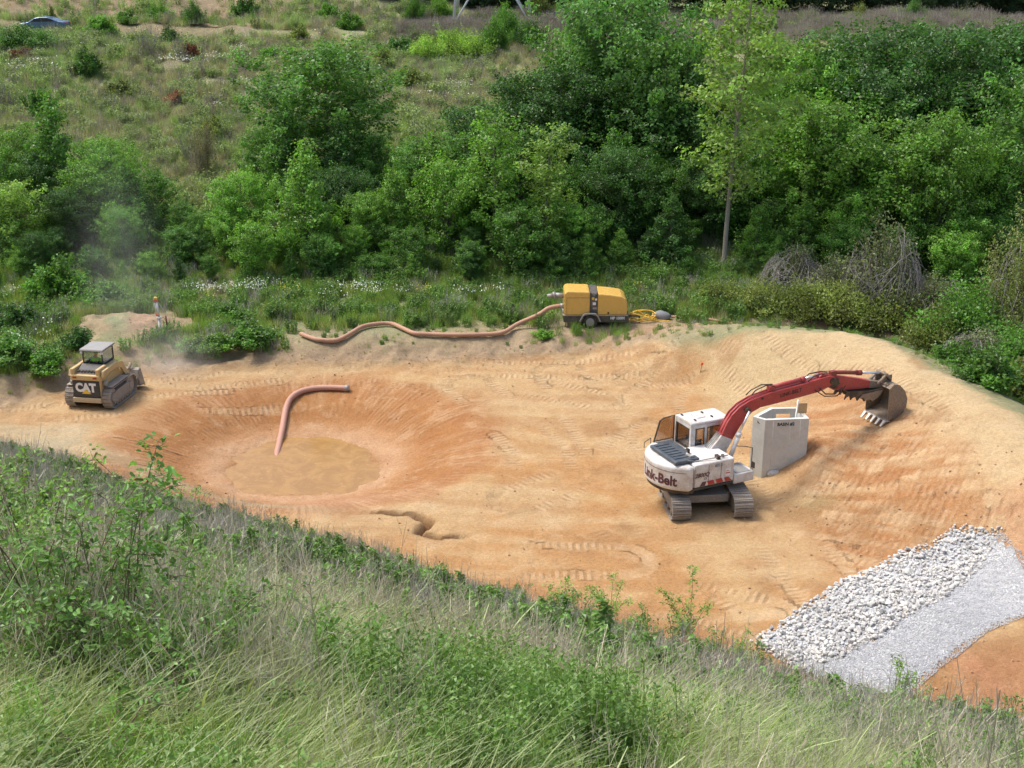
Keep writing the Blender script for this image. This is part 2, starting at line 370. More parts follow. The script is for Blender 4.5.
def link(name, data, parent=None):
    o = bpy.data.objects.new(name, data); COL.objects.link(o); o.parent = parent; return o
def empty(name, loc, rz=0, label=None, cat=None, group=None):
    o = link(name, None); o.location = loc; o.rotation_euler = (0, 0, rz); o.empty_display_size = .2
    if label: tag(o, label, cat, group)
    return o
def tag(o, label, cat, group=None, kind=None):
    o['label'] = label
    if cat: o['category'] = cat
    if group: o['group'] = group
    if kind: o['kind'] = kind
    return o
def text_mesh(txt, size, bold=0, shear=0, xs=1.0):
    c = bpy.data.curves.new('t', 'FONT'); c.body = txt; c.size = size; c.offset = bold; c.extrude = 0; c.align_x = 'CENTER'; c.align_y = 'CENTER'; c.shear = shear; c.resolution_u = 3
    o = bpy.data.objects.new('t', c); COL.objects.link(o); bpy.context.view_layer.update()
    dg = bpy.context.evaluated_depsgraph_get(); m = bpy.data.meshes.new_from_object(o.evaluated_get(dg)); bpy.data.objects.remove(o)
    n = len(m.vertices); co = np.zeros(n*3); m.vertices.foreach_get('co', co); co = co.reshape(-1, 3); co[:, 0] *= xs
    fs = [tuple(p.vertices) for p in m.polygons]; bpy.data.meshes.remove(m); return co, fs
def lettering(name, txt, size, mat, parent, fn, bold=0, shear=0, xs=1.0):
    """fn maps flat (x, y) to a point on the surface that carries the print"""
    co, fs = text_mesh(txt, size, bold, shear, xs); mb = MB(); mb.add([fn(x, y) for x, y, _ in co], fs)
    return mb.build(name, mat, parent)

# ------------------------------------------------------------------ ground sheets
def axis_pts(lo, f0, f1, hi, fine, g=1.12):
    a = list(np.arange(f0, f1+1e-6, fine)); s = fine; x = f1; up = []
    while x < hi: s = min(s*g, 40); x += s; up.append(x)
    s = fine; x = f0; dn = []
    while x > lo: s = min(s*g, 40); x -= s; dn.append(x)
    return np.array(dn[::-1]+a+up)
gx = axis_pts(-450, -22.5, 22, 450, .1, 1.05); gy = axis_pts(-60, 27.5, 59, 520, .1, 1.045)
GX, GY = np.meshgrid(gx, gy); GZ = terrain(GX, GY)
pb, _ = poly_dist(GX, GY, PADBACK)
nd = GX*BN[0]+GY*BN[1]+bank_off(GX, GY)
def lerp(a, b, t): return a*(1-t[..., None])+np.array(b)*t[..., None]
def soil_colour(X, Y, Z):
    C = np.zeros(X.shape+(3,)); C[:] = (.53,.355,.20)
    n = fbm(X*.22, Y*.22, 51, 4); n2 = fbm(X*.7+9, Y*.7, 52, 4)
    C = lerp(C, (.51,.29,.135), sst(.42, .62, n)); C = lerp(C, (.56,.39,.22), sst(.52, .7, n2)*.7)
    # orange pad centre and reddish pit wall, pink clay round the pool
    r = np.hypot((X-PIT_C[0])/8.4, (Y-PIT_C[1])/7.6)
    C = lerp(C, (.50,.25,.11), (1-sst(.75, 1.1, r+.25*(n2-.5)))*.75)
    C = lerp(C, (.40,.185,.08), (1-sst(.9, 1.08, r+.2*(n2-.5)))*.75); C = lerp(C, (.47,.235,.10), (1-sst(.74, .82, r))*.9); C = lerp(C, (.38,.175,.07), np.exp(-((r-.66)/.11)**2)*.8)
    C = lerp(C, (.57,.37,.25), np.exp(-((r-.43)/.11)**2)*.7); C = lerp(C, (.30,.15,.06), np.exp(-((r-.345)/.03)**2)*.6)
    C = lerp(C, (.55,.33,.22), np.exp(-(((X+6.5)/2.6)**2+((Y-42.4)/1.5)**2))*.8)
    # grey tan lower left of the pit
    C = lerp(C, (.50,.43,.32), (1-sst(.9, 1.5, np.hypot((X+17.0)/4.6, (Y-43.6)/4.2)))*sst(1.0, 1.14, r)*.9)
    C = lerp(C, (.43,.36,.25), np.exp(-((X*.45+Y*.89-33.2)/.7)**2)*sst(-4,-9,X)*.7)
    # embankment: pale dry top, orange cut face, greyer patch at its foot
    e = sst(7.5, 10, X); C = lerp(C, (.52,.41,.26), e*sst(46.5, 49, Y+.4*(X-10)-1.5*(n2-.5))*.9)
    C = lerp(C, (.58,.45,.29), sst(14.2, 15.8, X+.12*(Y-42)+.8*(n2-.5))*.8)
    face = sst(9.6, 11.2, X)*(1-sst(14.4, 16, X+.1*(Y-42)+1.2*(n2-.5)))*sst(32, 35, Y)*(1-sst(47.5, 50, Y))
    C = lerp(C, (.45,.22,.10), face*.95); C = lerp(C, (.56,.40,.25), face*sst(.5, .62, fbm(X*1.6+Y*1.1, (X*.6+Y*.8)*2.2, 57, 3))*.7)
    C = lerp(C, (.33,.27,.15), np.exp(-(((X-10.7)/1.2)**2+((Y-40.2)/.9)**2))*.7)
    C = lerp(C, (.36,.18,.08), np.exp(-(((X-13.4)/1.6)**2+((Y-36.2)/.7)**2))*.7)
    C = lerp(C, (.50,.25,.15), sst(11.5, 13, X)*(1-sst(29.5, 31.2, Y)))
    C = lerp(C, (.55,.32,.20), sst(14.8, 15.6, X)*(1-sst(35.5, 37.5, Y)))
    st = fbm(X*.22+3, Y*1.5+.8*np.sin(X*.3), 66, 4); C = lerp(C, (.59,.43,.27), sst(.54, .66, st)*.4*sst(10, 8, X)*sst(.9, 1.1, r)); C = lerp(C, (.43,.23,.11), sst(.46, .36, st)*.35*sst(10, 8, X)*sst(.9, 1.1, r))
    dg = np.arctan2(Y-PIT_C[1], X-PIT_C[0]); sp = fbm(dg*14+40, r*2.2, 67, 3); C = lerp(C, (.60,.40,.26), sst(.52, .66, sp)*.25*(1-sst(.9, 1.15, r))*sst(.6,.75,r)); C = lerp(C, (.36,.17,.08), sst(.46, .36, sp)*.22*(1-sst(.8, 1.05, r))*sst(.45,.6,r))
    aa = X*.80-Y*.60+.5*(fbm(X*.5, Y*.5, 91, 2)-.5); bb = X*.60+Y*.80+.9*(fbm(X*.35, Y*.35, 92, 2)-.5); ln = np.floor(bb/.62); of = _hash(ln, ln*0, 5)*3; bk = _hash(np.floor((aa+of)/.7), ln, 9); fb = (bb/.62) % 1; fa = ((aa+of)/.7) % 1; ed = np.minimum(np.minimum(fb, 1-fb)*.62, np.minimum(fa, 1-fa)*.7)
    mk = sst(9.8, 11.5, X)*(1-sst(15.2, 16.8, X))*sst(33.5, 36, Y)*(1-sst(43.5, 46, Y))*sst(.36, .48, fbm(X*.4+3, Y*.4, 14, 2))
    C = lerp(C, (.66,.48,.31), mk*sst(.02, .09, ed)*sst(.3, .75, bk)*sst(.38,.55,fbm(X*1.2, Y*1.2, 93, 2))*.8); C = lerp(C, (.34,.16,.075), mk*(1-sst(.0, .07, ed))*.3)
    sc_ = fbm(aa*.5, bb*2.4, 68, 4); C = lerp(C, (.38,.18,.085), sst(.5, .6, sc_)*.7*np.exp(-(((X-12.8)/2.6)**2+((Y-45)/3.6)**2))); C = lerp(C, (.59,.40,.24), sst(.48, .38, sc_)*.6*np.exp(-(((X-12.8)/3.4)**2+((Y-42)/6)**2)))
    # darker soil in noise patches and near the bank
    C = lerp(C, (.36,.20,.10), sst(.58, .7, fbm(X*.5+20, Y*.5, 59, 4))*.55*sst(0, 4, X))
    C = lerp(C, (.40,.20,.10), sst(31.9, 30.3, X*BN[0]+Y*BN[1])*.6*sst(-2, 2, X))
    # rutted brown earth along the back edge
    b, _ = poly_dist(X, Y, PADBACK); C = lerp(C, (.30,.21,.13), np.exp(-((b-.1)/1.1)**2)*.8)
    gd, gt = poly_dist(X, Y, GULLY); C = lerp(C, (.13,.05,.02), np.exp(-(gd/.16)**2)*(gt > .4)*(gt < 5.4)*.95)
    for P, g in TR:
        s, tt = poly_dist(X, Y, P); band = np.exp(-((np.abs(s)-g)/.30)**4)*sst(.35, .6, vnoise(tt*.25, s*0+g, 21))
        C = lerp(C, (.57,.41,.25), band*.35)
    g_ = C.mean(-1, keepdims=True); return (C*.95+g_*np.array([1.12, 1.0, .80])*.05)*np.array([.91, .88, .76])
def veg_colour(X, Y, Z):
    C = np.zeros(X.shape+(3,)); C[:] = (.25,.27,.14); n = fbm(X*.12, Y*.12, 61, 4); n2 = fbm(X*.5, Y*.5, 62, 4)
    C = lerp(C, (.24,.24,.12), sst(.45, .65, n)); C = lerp(C, (.28,.24,.16), sst(.55, .7, n2)*.7)
    C = lerp(C, (.25,.18,.115), sst(132.5, 136, Y+4*(n-.5))*sst(-18, -26, X)*(.75+.2*n2))
    C = lerp(C, (.22,.17,.10), sst(127.5, 129, Y)*(1-sst(132,133,Y))*sst(-26,-30,X)*.7)
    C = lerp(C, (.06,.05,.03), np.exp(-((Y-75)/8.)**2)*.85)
    # bare earth showing behind the pad edge
    h = np.exp(-(((X+19)/3.2)**2+((Y-60.2)/2.6)**2)); h = np.maximum(h, np.exp(-(((X+20.5)/1.8)**2+((Y-57.5)/1.6)**2)))
    C = lerp(C, (.36,.24,.15), h*sst(.3, .5, n2+.1)); b, _ = poly_dist(X, Y, PADBACK)
    C = lerp(C, (.33,.24,.15), np.exp(-((b+.2)/2.3)**2)*sst(.1, .35, n2)); C = lerp(C, (.36,.27,.17), np.exp(-(np.maximum(np.abs(X-9)-8, 0)/3)**2)*np.exp(-((Y-58.5)/2.6)**2)*.8)
    C = lerp(C, (.42,.27,.16), np.exp(-(((X-8.5)/2.6)**2+((Y-59.3)/1.2)**2)))
    return C
OUT_E = [ray(u, v, z) for u, v, z in [(600,347,.6),(640,343,.8),(680,341,1.4),(740,334,2.1),(800,331,2.5),(850,331,2.7),(880,339,2.85),(900,347,2.95),(960,381,3.05),(1024,413,3.1)]]+[(19.5,33),(21,26),(24,15)]
oe, _ = poly_dist(GX, GY, OUT_E)             # positive = right of travel = inside the earthworks
inside = (pb > 0) & ~((GX > 5) & (oe < -.15))
wob = 1.4*(fbm(GX*.7, GY*.7, 71, 3)-.5)
is_bank = nd < BD-.9+wob
is_dirt = inside & ~is_bank
is_hill = ~is_dirt & ~is_bank
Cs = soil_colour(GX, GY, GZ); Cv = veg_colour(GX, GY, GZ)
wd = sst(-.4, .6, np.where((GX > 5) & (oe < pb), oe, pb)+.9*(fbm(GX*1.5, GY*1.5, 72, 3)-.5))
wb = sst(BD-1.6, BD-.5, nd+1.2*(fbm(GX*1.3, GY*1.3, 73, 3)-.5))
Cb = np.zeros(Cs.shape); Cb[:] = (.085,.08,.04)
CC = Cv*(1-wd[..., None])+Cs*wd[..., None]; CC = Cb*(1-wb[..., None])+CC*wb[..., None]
ny, nx = GX.shape
idx = np.arange(nx*ny).reshape(ny, nx)
quads = np.stack([idx[:-1,:-1], idx[:-1,1:], idx[1:,1:], idx[1:,:-1]], -1).reshape(-1, 4)
def face_mask(m): return (m[:-1,:-1].reshape(-1))
co = np.stack([GX, GY, GZ], -1).reshape(-1, 3); cc = CC.reshape(-1, 3)
def np_mesh(name, verts, faces, mats, smooth=True, tint=None, colour=None):
    k = faces.shape[1]; m = bpy.data.meshes.new(name); m.vertices.add(len(verts)); m.vertices.foreach_set('co', np.ascontiguousarray(verts, np.float32).ravel())
    m.loops.add(faces.size); m.loops.foreach_set('vertex_index', np.ascontiguousarray(faces, np.int32).ravel())
    m.polygons.add(len(faces)); m.polygons.foreach_set('loop_start', np.arange(0, faces.size, k, dtype=np.int32))
    m.polygons.foreach_set('use_smooth', np.full(len(faces), smooth))
    for x in mats: m.materials.append(M(x))
    if tint is not None:
        a = m.attributes.new('tint', 'FLOAT', 'POINT'); a.data.foreach_set('value', np.ascontiguousarray(tint, np.float32))
    if colour is not None:
        a = m.color_attributes.new('tint', 'FLOAT_COLOR', 'POINT'); a.data.foreach_set('color', np.c_[colour, np.ones(len(colour))].astype(np.float32).ravel())
    m.update(); m.validate(); return m
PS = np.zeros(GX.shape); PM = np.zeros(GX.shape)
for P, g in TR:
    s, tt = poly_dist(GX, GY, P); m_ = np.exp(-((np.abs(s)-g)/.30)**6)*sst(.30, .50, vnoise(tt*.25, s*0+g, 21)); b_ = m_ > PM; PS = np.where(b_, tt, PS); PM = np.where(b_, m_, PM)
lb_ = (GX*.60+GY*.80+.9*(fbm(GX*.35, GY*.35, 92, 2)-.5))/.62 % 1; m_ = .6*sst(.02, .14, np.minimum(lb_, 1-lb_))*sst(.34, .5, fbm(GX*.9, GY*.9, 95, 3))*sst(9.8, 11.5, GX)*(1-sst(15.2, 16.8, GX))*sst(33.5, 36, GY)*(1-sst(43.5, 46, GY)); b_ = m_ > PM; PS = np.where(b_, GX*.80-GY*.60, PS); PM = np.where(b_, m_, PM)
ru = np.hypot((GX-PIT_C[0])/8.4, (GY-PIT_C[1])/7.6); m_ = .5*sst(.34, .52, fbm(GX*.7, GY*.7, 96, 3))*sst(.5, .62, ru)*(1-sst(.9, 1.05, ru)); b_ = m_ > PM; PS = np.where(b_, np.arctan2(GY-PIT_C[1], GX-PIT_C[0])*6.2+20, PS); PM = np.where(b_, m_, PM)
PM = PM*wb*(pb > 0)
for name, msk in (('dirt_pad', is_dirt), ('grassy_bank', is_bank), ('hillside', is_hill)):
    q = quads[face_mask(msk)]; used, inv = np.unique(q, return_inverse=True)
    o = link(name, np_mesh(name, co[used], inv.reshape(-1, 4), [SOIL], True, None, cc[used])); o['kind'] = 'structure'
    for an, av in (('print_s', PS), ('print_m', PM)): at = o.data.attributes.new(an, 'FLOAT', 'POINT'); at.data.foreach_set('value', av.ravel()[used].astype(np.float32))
from bisect import bisect_right
_gx, _gy, _gz = gx.tolist(), gy.tolist(), GZ
def T(x, y):
    i = min(max(bisect_right(_gx, x)-1, 0), len(_gx)-2); j = min(max(bisect_right(_gy, y)-1, 0), len(_gy)-2)
    u = (x-_gx[i])/(_gx[i+1]-_gx[i]); v = (y-_gy[j])/(_gy[j+1]-_gy[j])
    return float((_gz[j,i]*(1-u)+_gz[j,i+1]*u)*(1-v)+(_gz[j+1,i]*(1-u)+_gz[j+1,i+1]*u)*v)
# muddy pool
xs = np.linspace(-13, -4.6, 70); ys = np.linspace(43.5, 51.5, 70); PX, PY = np.meshgrid(xs, ys)
PW = -1.37
ii = np.arange(4900).reshape(70, 70); pq = np.stack([ii[:-1,:-1], ii[:-1,1:], ii[1:,1:], ii[1:,:-1]], -1).reshape(-1, 4)
tz = terrain(PX, PY).reshape(-1); keep = (tz[pq] < PW+.25).all(1)
o = link('muddy_pool', np_mesh('muddy_pool', np.c_[PX.ravel(), PY.ravel(), np.full(4900, PW)], pq[keep], [WATER])); o['kind'] = 'structure'

# ------------------------------------------------------------------ crawler track builder (shared by both machines)
def oval(L, h, z0=0):
    """closed path in the y-z plane round two half circles; returns point, tangent at length s"""
    r = h/2; a = L-2*r; per = 2*a+2*math.pi*r
    def at(s):
        s %= per
        if s < a: return (-a/2+s, z0), (1, 0)
        s -= a
        if s < math.pi*r: t = s/r; return (a/2+r*math.sin(t), z0+r-r*math.cos(t)), (math.cos(t), math.sin(t))
        s -= math.pi*r
        if s < a: return (a/2-s, z0+h), (-1, 0)
        s -= a; t = s/r; return (-a/2-r*math.sin(t), z0+r+r*math.cos(t)), (-math.cos(t), -math.sin(t))
    return at, per
def make_track(parent, x, y, L, h, w, pitch, rz, pivot=(0,0), bars=1):
    f = MB(); f.prism([(-L/2+h*.5, .16), (L/2-h*.5, .16), (L/2-h*.45, h*.62), (L/2-h*.9, h*.72), (-L/2+h*.9, h*.72), (-L/2+h*.45, h*.62)], 'x', -w*.32, w*.32)
    t = f.build('track', 'track_steel', parent, .02)
    t.matrix_local = Matrix.Translation((pivot[0], pivot[1], 0)) @ Matrix.Rotation(rz, 4, 'Z') @ Matrix.Translation((x, y, 0))
    at, per = oval(L-.04, h-.08, .04); n = int(per/pitch)
    g = MB(); g.box(-w/2, w/2, -pitch*.46, pitch*.46, -.02, .012)
    for k in range(bars): yy = (k-(bars-1)/2)*pitch*.32+pitch*.02; g.box(-w/2, w/2, yy-.014, yy+.014, -.055, -.019)
    g.box(-w*.14, w*.14, -pitch*.52, pitch*.4, .012, .055)
    sm = g.mesh('track_shoe', 'track_steel')
    for k in range(n):
        (py, pz), (ty, tz) = at(k*per/n); o = link('track_shoe', sm, t)
        o.matrix_local = Matrix.Translation((0, py, pz)) @ Matrix.Rotation(math.atan2(tz, ty), 4, 'X')
    r = (h-.1)/2
    for nm, yy in (('sprocket', -L/2+h/2), ('idler', L/2-h/2)):
        m = MB(); m.cyl((-w*.2, yy, h/2), (w*.2, yy, h/2), r*.86, 18); m.cyl((-w*.36, yy, h/2), (w*.36, yy, h/2), r*.45, 14); m.build(nm, 'track_steel', t)
    nr = 6
    for k in range(nr):
        yy = -L/2+h*.75+k*(L-1.5*h)/(nr-1); m = MB(); m.cyl((-w*.38, yy, .17), (w*.38, yy, .17), .1, 10); m.build('track_roller', 'bucket_steel', t)
    return t
def frame_wall(mb, ax, pos, th, u0, u1, v0, v1, holes):
    """a wall with rectangular window holes, made of bars butted end to end; ax is the wall's normal axis"""
    us = sorted(set([u0, u1]+[h[0] for h in holes]+[h[1] for h in holes])); vs = sorted(set([v0, v1]+[h[2] for h in holes]+[h[3] for h in holes]))
    for a, b in zip(us[:-1], us[1:]):
        for c, d in zip(vs[:-1], vs[1:]):
            if any(h[0] <= a and b <= h[1] and h[2] <= c and d <= h[3] for h in holes): continue
            if ax == 'x': mb.box(pos, pos+th, a, b, c, d)
            else: mb.box(a, b, pos, pos+th, c, d)

# ------------------------------------------------------------------ excavator
def build_excavator():
    X, Y, PH = 6.74, 41.1, 1.129
    ex = empty('excavator', (X, Y, -.05), -PH, 'white and red crawler excavator with its arm reaching over the concrete box', 'excavator')
    rel = PH+.09
    for s in (-1, 1): make_track(ex, s*1.12, 0, 3.75, .86, .68, .19, rel, (-.05, .22), 2)
    c = MB(); c.box(-.75, .75, -1.1, 1.1, .42, .72); c.box(-1.0, 1.0, -.75, -.35, .35, .66); c.box(-1.0, 1.0, .35, .75, .35, .66)
    u = c.build('undercarriage', 'track_steel', ex, .03); u.matrix_local = Matrix.Translation((-.05, .22, 0)) @ Matrix.Rotation(rel, 4, 'Z')
    MB().cyl((0, 0, .72), (0, 0, 1.06), .6, 28).build('slew_ring', 'grease', ex)
    # tail arc
    W2, YR, YB = 1.30, -1.22, -2.02
    cx, cy = 0, 0
    chord = W2; sag = YR-YB; RR = (chord**2+sag**2)/(2*sag); yc = YB+RR; amax = math.asin(chord/RR)
    def arc(a, off=0): return ((RR+off)*math.sin(a), yc-(RR+off)*math.cos(a))
    arcp = [arc(-amax+2*amax*i/20) for i in range(21)]
    deck = [(W2-.03, .66), (W2-.03, -1.15), (-W2+.03, -1.15), (-W2+.03, 1.42), (-.25, 1.42), (-.25, .66)]
    MB().prism(deck[::-1], 'z', 1.14, 1.24).build('deck', 'black_paint', ex, .02)
    fr = MB(); fr.box(.42, W2, .68, 1.55, 1.10, 1.48); fr.build('side_tank', 'white_paint', ex, .05, 3)
    st = MB(); st.box(.46, W2-.05, .80, 1.40, 1.483, 1.50); st.build('side_step', 'grey_metal', ex)
    cw = MB(); P = arcp+[(W2, -1.0), (-W2, -1.0)]
    cw.prism(P, 'z', 1.15, 2.10); w = cw.build('counterweight', 'white_paint', ex, .13, 4)
    lo = MB(); lo.prism([arc(-amax*.97+2*amax*.97*i/20, -.10) for i in range(21)]+[(W2-.1, -.95), (-W2+.1, -.95)], 'z', 1.04, 1.16); lo.build('counterweight_skirt', 'grease', ex)
    sm = MB(); sm.tube([arc(-amax*.93+2*amax*.93*i/20, .004)+(1.87,) for i in range(21)], .008, 5); sm.build('seam', 'grease', ex)
    MB().box(-.25, W2-.004, -.997, .66, 1.243, 2.14).build('engine_housing', 'white_paint', ex, .06, 3)
    pn = MB()
    for yy in (-.99, -.42, .10): pn.box(W2-.003, W2+.004, yy-.006, yy+.006, 1.28, 2.06)
    pn.box(W2-.003, W2+.004, -.99, .64, 1.27, 1.282); pn.build('door_seam', 'grease', ex)
    MB().box(-W2+.01, -.253, -.997, -.25, 1.243, 1.95).build('left_housing', 'white_paint', ex, .05, 3)
    # black engine hood with louvres, exhaust, handrail
    h = MB(); h.box(-.75, 1.0, -1.62, -.62, 2.13, 2.26); hood = h.build('engine_hood', 'hood_paint', ex, .05, 3)
    for k in range(7): MB().box(-.62+k*.21, -.50+k*.21, -1.5, -.95, 2.26, 2.285).build('louvre', 'hood_paint', hood, .008)
    MB().box(.55, .85, -.92, -.72, 2.26, 2.33).build('hood_latch', 'white_paint', hood, .01)
    MB().tube([(.62, -.85, 2.24), (.62, -.85, 2.46), (.68, -.98, 2.54)], .045, 10).build('exhaust_pipe', 'grease', ex)
    MB().tube([(-1.22, -1.28, 2.08), (-1.22, -1.28, 2.30), (-.95, -1.72, 2.30), (-.95, -1.72, 2.08)], .014, 6).build('handrail', 'grease', ex)
    MB().tube([(.78, -1.5, 2.24), (.95, -1.2, 2.24), (1.05, -.9, 2.20)], .02, 6).tube([(1.0, -.9, 2.16), (1.15, -.1, 2.22), (1.15, .45, 2.22)], .022, 6).build('handrail', 'grey_metal', ex)
    MB().box(.98, 1.2, .0, .12, 2.13, 2.27).cyl((1.05, .3, 2.12), (1.05, .3, 2.24), .06, 10).build('filler_cap', 'grease', ex, .01)
    # print
    rr = RR+.012
    def onarc(u0, zc):
        return lambda x, y: (rr*math.sin((x+u0)/rr), yc-rr*math.cos((x+u0)/rr), zc+y)
    lettering('lettering', 'Link-Belt', .52, 'decal_dark', w, onarc(.34, 1.52), .016, 0, .90)
    sx = W2+.010
    def side(y0, z0): return lambda x, y: (sx, y0+x, z0+y)
    hs = ex
    lettering('lettering', '2800Q', .21, 'decal_dark', ex, side(-.70, 1.72), .006, .3)
    lettering('lettering', 'LX', .11, 'decal_dark', ex, side(-.55, 1.57), .003)
    lettering('lettering', '4013', .17, 'decal_blue', ex, side(-.02, 2.02-.05), .002)
    for k in range(4):
        y0 = -.78+k*.36; d = MB(); z0, z1 = 1.30, 1.46
        if k == 0: d.add([(sx, y0, z0), (sx, y0+.22, z0), (sx, y0+.28, z1), (sx, y0+.1, z1)], [(0,1,2,3)])
        else: d.add([(sx, y0, z0), (sx, y0+.27, z0), (sx, y0+.21 if k < 3 else y0+.12, z1), (sx, y0-.06, z1)], [(0,1,2,3)])
        d.build('stripe_decal', 'decal_dark' if k == 0 else 'decal_red', ex)
    d = MB(); d.add([(sx, .28, 1.50), (sx, .50, 1.50), (sx, .50, 1.80), (sx, .28, 1.80)], [(0,1,2,3)]); d.build('warning_decal', 'decal_white', ex)
    d = MB(); d.box(sx+.001, sx+.003, .30, .48, 1.60, 1.64); d.box(sx+.001, sx+.003, .30, .42, 1.69, 1.71); d.build('warning_print', 'decal_red', ex)
    d = MB(); d.add([(sx, -.92, 1.84), (sx, -.76, 1.84), (sx, -.76, 2.0), (sx, -.92, 2.0)], [(0,1,2,3)]); d.build('worn_decal', 'concrete', ex)
    # cab
    x0, x1, y0, y1, z0, z1 = -1.34, -.26, -.20, 1.42, 1.24, 2.90
    cab = MB(); t_ = .06
    frame_wall(cab, 'y', y0, t_, x0, x1, z0, z1, [(x0+.10, x1-.11, 1.98, 2.77)])
    frame_wall(cab, 'x', x1-t_, t_, y0+t_, y1-t_, z0, z1, [(y0+.20, y0+.58, 1.84, 2.77), (y0+.70, y1-.14, 1.84, 2.77)])
    frame_wall(cab, 'x', x0, t_, y0+t_, y1-t_, z0, z1, [(y0+.14, y1-.72, 1.95, 2.74), (y1-.64, y1-.1, 1.30, 2.74)])
    frame_wall(cab, 'y', y1-t_, t_, x0, x1, z0, z1, [(x0+.1, x1-.1, 1.72, 2.78)])
    cab = cab.build('cab', 'white_paint', ex, .012)
    rf = MB(); rf.prism([(x0-.01, z1+.002), (x1+.01, z1+.002), (x1-.02, z1+.09), (x1-.16, z1+.13), (x0+.16, z1+.13), (x0+.02, z1+.09)], 'y', y0-.01, y1+.02)
    rf.build('cab_roof', 'white_paint', cab, .035, 3)
    for (a, b) in ((x0+.2, .1), (x1-.25, .25), (x0+.3, .9), (x1-.3, 1.0)): MB().box(a, a+.12, y0+b, y0+b+.05, z1+.13, z1+.175).build('roof_bracket', 'grease', cab)
    MB().box(x0+.3, x1-.3, y0+.45, y0+.8, z1+.13, z1+.16).build('roof_hatch', 'white_paint', cab, .01)
    def pane(ax, p, u0, u1, v0, v1):
        m = MB()
        if ax == 'x': m.box(p-.005, p+.005, u0, u1, v0, v1)
        else: m.box(u0, u1, p-.005, p+.005, v0, v1)
        return m.build('window', 'cab_glass', cab)
    def seal(ax, p, u0, u1, v0, v1, s):
        b = .026; m = MB(); q = [(u0, u1, v0, v0+b), (u0, u1, v1-b, v1), (u0, u0+b, v0+b, v1-b), (u1-b, u1, v0+b, v1-b)]
        for a, c_, d_, e_ in q:
            if ax == 'x': m.box(p-.01*(s < 0)-.0, p+.01*(s > 0), a, c_, d_, e_)
            else: m.box(a, c_, p-.01*(s < 0), p+.01*(s > 0), d_, e_)
        m.build('window_seal', 'decal_black', cab)
    wins = [('y', y0+.03, x0+.10, x1-.11, 1.98, 2.77, y0, -1), ('x', x1-.03, y0+.20, y0+.58, 1.84, 2.77, x1, 1), ('x', x1-.03, y0+.70, y1-.14, 1.84, 2.77, x1, 1),
            ('x', x0+.03, y0+.14, y1-.72, 1.95, 2.74, x0, -1), ('y', y1-.03, x0+.1, x1-.1, 1.72, 2.78, y1, 1)]
    for ax, p, a, b, c_, d_, sp, s in wins: pane(ax, p, a, b, c_, d_); seal(ax, sp, a, b, c_, d_, s)
    m = MB(); m.box(-1.05, -.6, .1, .5, 1.5, 1.66); m.box(-1.05, -.6, .08, .18, 1.66, 2.25); m.build('seat', 'seat_cloth', cab, .04)
    for q in ((-1.2, -1.12, .55, .9, 1.5, 1.9), (-.5, -.42, .55, .9, 1.5, 1.9)): MB().box(*q).build('console', 'black_paint', cab, .02)
    # open door, folded back along the cab's left side
    d = MB(); dx = x0-.10; dy0, dy1 = y0-.80, y0+.03; P = [(dy0, 2.05), (dy0+.16, 2.82), (dy1, 2.92)]
    d.tube([(dx, dy0, 1.55), (dx, dy0, 2.05), (dx, dy0+.22, 2.80), (dx, dy0+.36, 2.88), (dx, dy1, 2.93), (dx, dy1, 1.55)], .03, 6)
    d.tube([(dx, dy0, 2.03), (dx, dy1, 2.03)], .022, 6)
    door = d.build('cab_door', 'grease', ex)
    MB().box(dx-.02, dx+.02, dy0, dy1, 1.28, 1.99).build('door_panel', 'white_paint', door, .01)
    m = MB(); m.prism([(dy0+.03, 2.05), (dy1-.03, 2.05), (dy1-.03, 2.90), (dy0+.36, 2.86), (dy0+.22, 2.78)], 'x', dx-.004, dx+.004); m.build('window', 'cab_glass', door)
    MB().tube([(dx+.03, dy1-.1, 2.05), (dx+.03, dy1-.1, 2.85)], .012, 6).build('door_bar', 'orange_tape', door)
    # boom (profile in y-z)
    bx0, bx1 = -.04, .28; xc = .10
    top = [(.62, 2.26), (.74, 2.56), (.98, 3.04), (1.18, 3.32), (1.48, 3.56), (1.9, 3.74), (2.84, 3.91), (4.40, 4.02), (5.0, 4.10), (5.45, 4.13), (5.72, 4.06)]
    bot = [(5.78, 3.98), (5.5, 3.72), (5.0, 3.58), (3.45, 3.46), (2.4, 3.40), (2.05, 3.28), (1.72, 3.02), (1.45, 2.66), (1.24, 2.32), (1.06, 2.05)]
    def at_y(yy): return 0
    b = MB(); b.prism(top+bot, 'x', bx0, bx1); boom = b.build('boom', 'red_paint', ex, .018)
    # white lower end of the boom
    b = MB(); b.prism([(.16, 1.95), (.30, 1.78), (.62, 1.72), (1.06, 2.045), (1.26, 2.34), (.76, 2.60), (.62, 2.42), (.40, 2.22)], 'x', bx0-.004, bx1+.004); b.build('boom_foot', 'white_paint', ex, .012)
    for k in range(3): MB().tube([(.0+.09*k, .16, 1.95), (.0+.09*k, .30, 2.22), (.0+.09*k, .50, 2.36), (.0+.09*k, .76, 2.64)], .018, 6).build('hydraulic_pipe', 'grey_metal', boom)
    for s in (-1, 1): MB().tube([(xc+s*.08, .78, 2.68), (xc+s*.08, 1.16, 3.35), (xc+s*.08, 1.5, 3.62), (xc+s*.08, 2.0, 3.81), (xc+s*.08, 2.8, 3.94)], .025, 6).build('hydraulic_pipe', 'red_paint', boom)
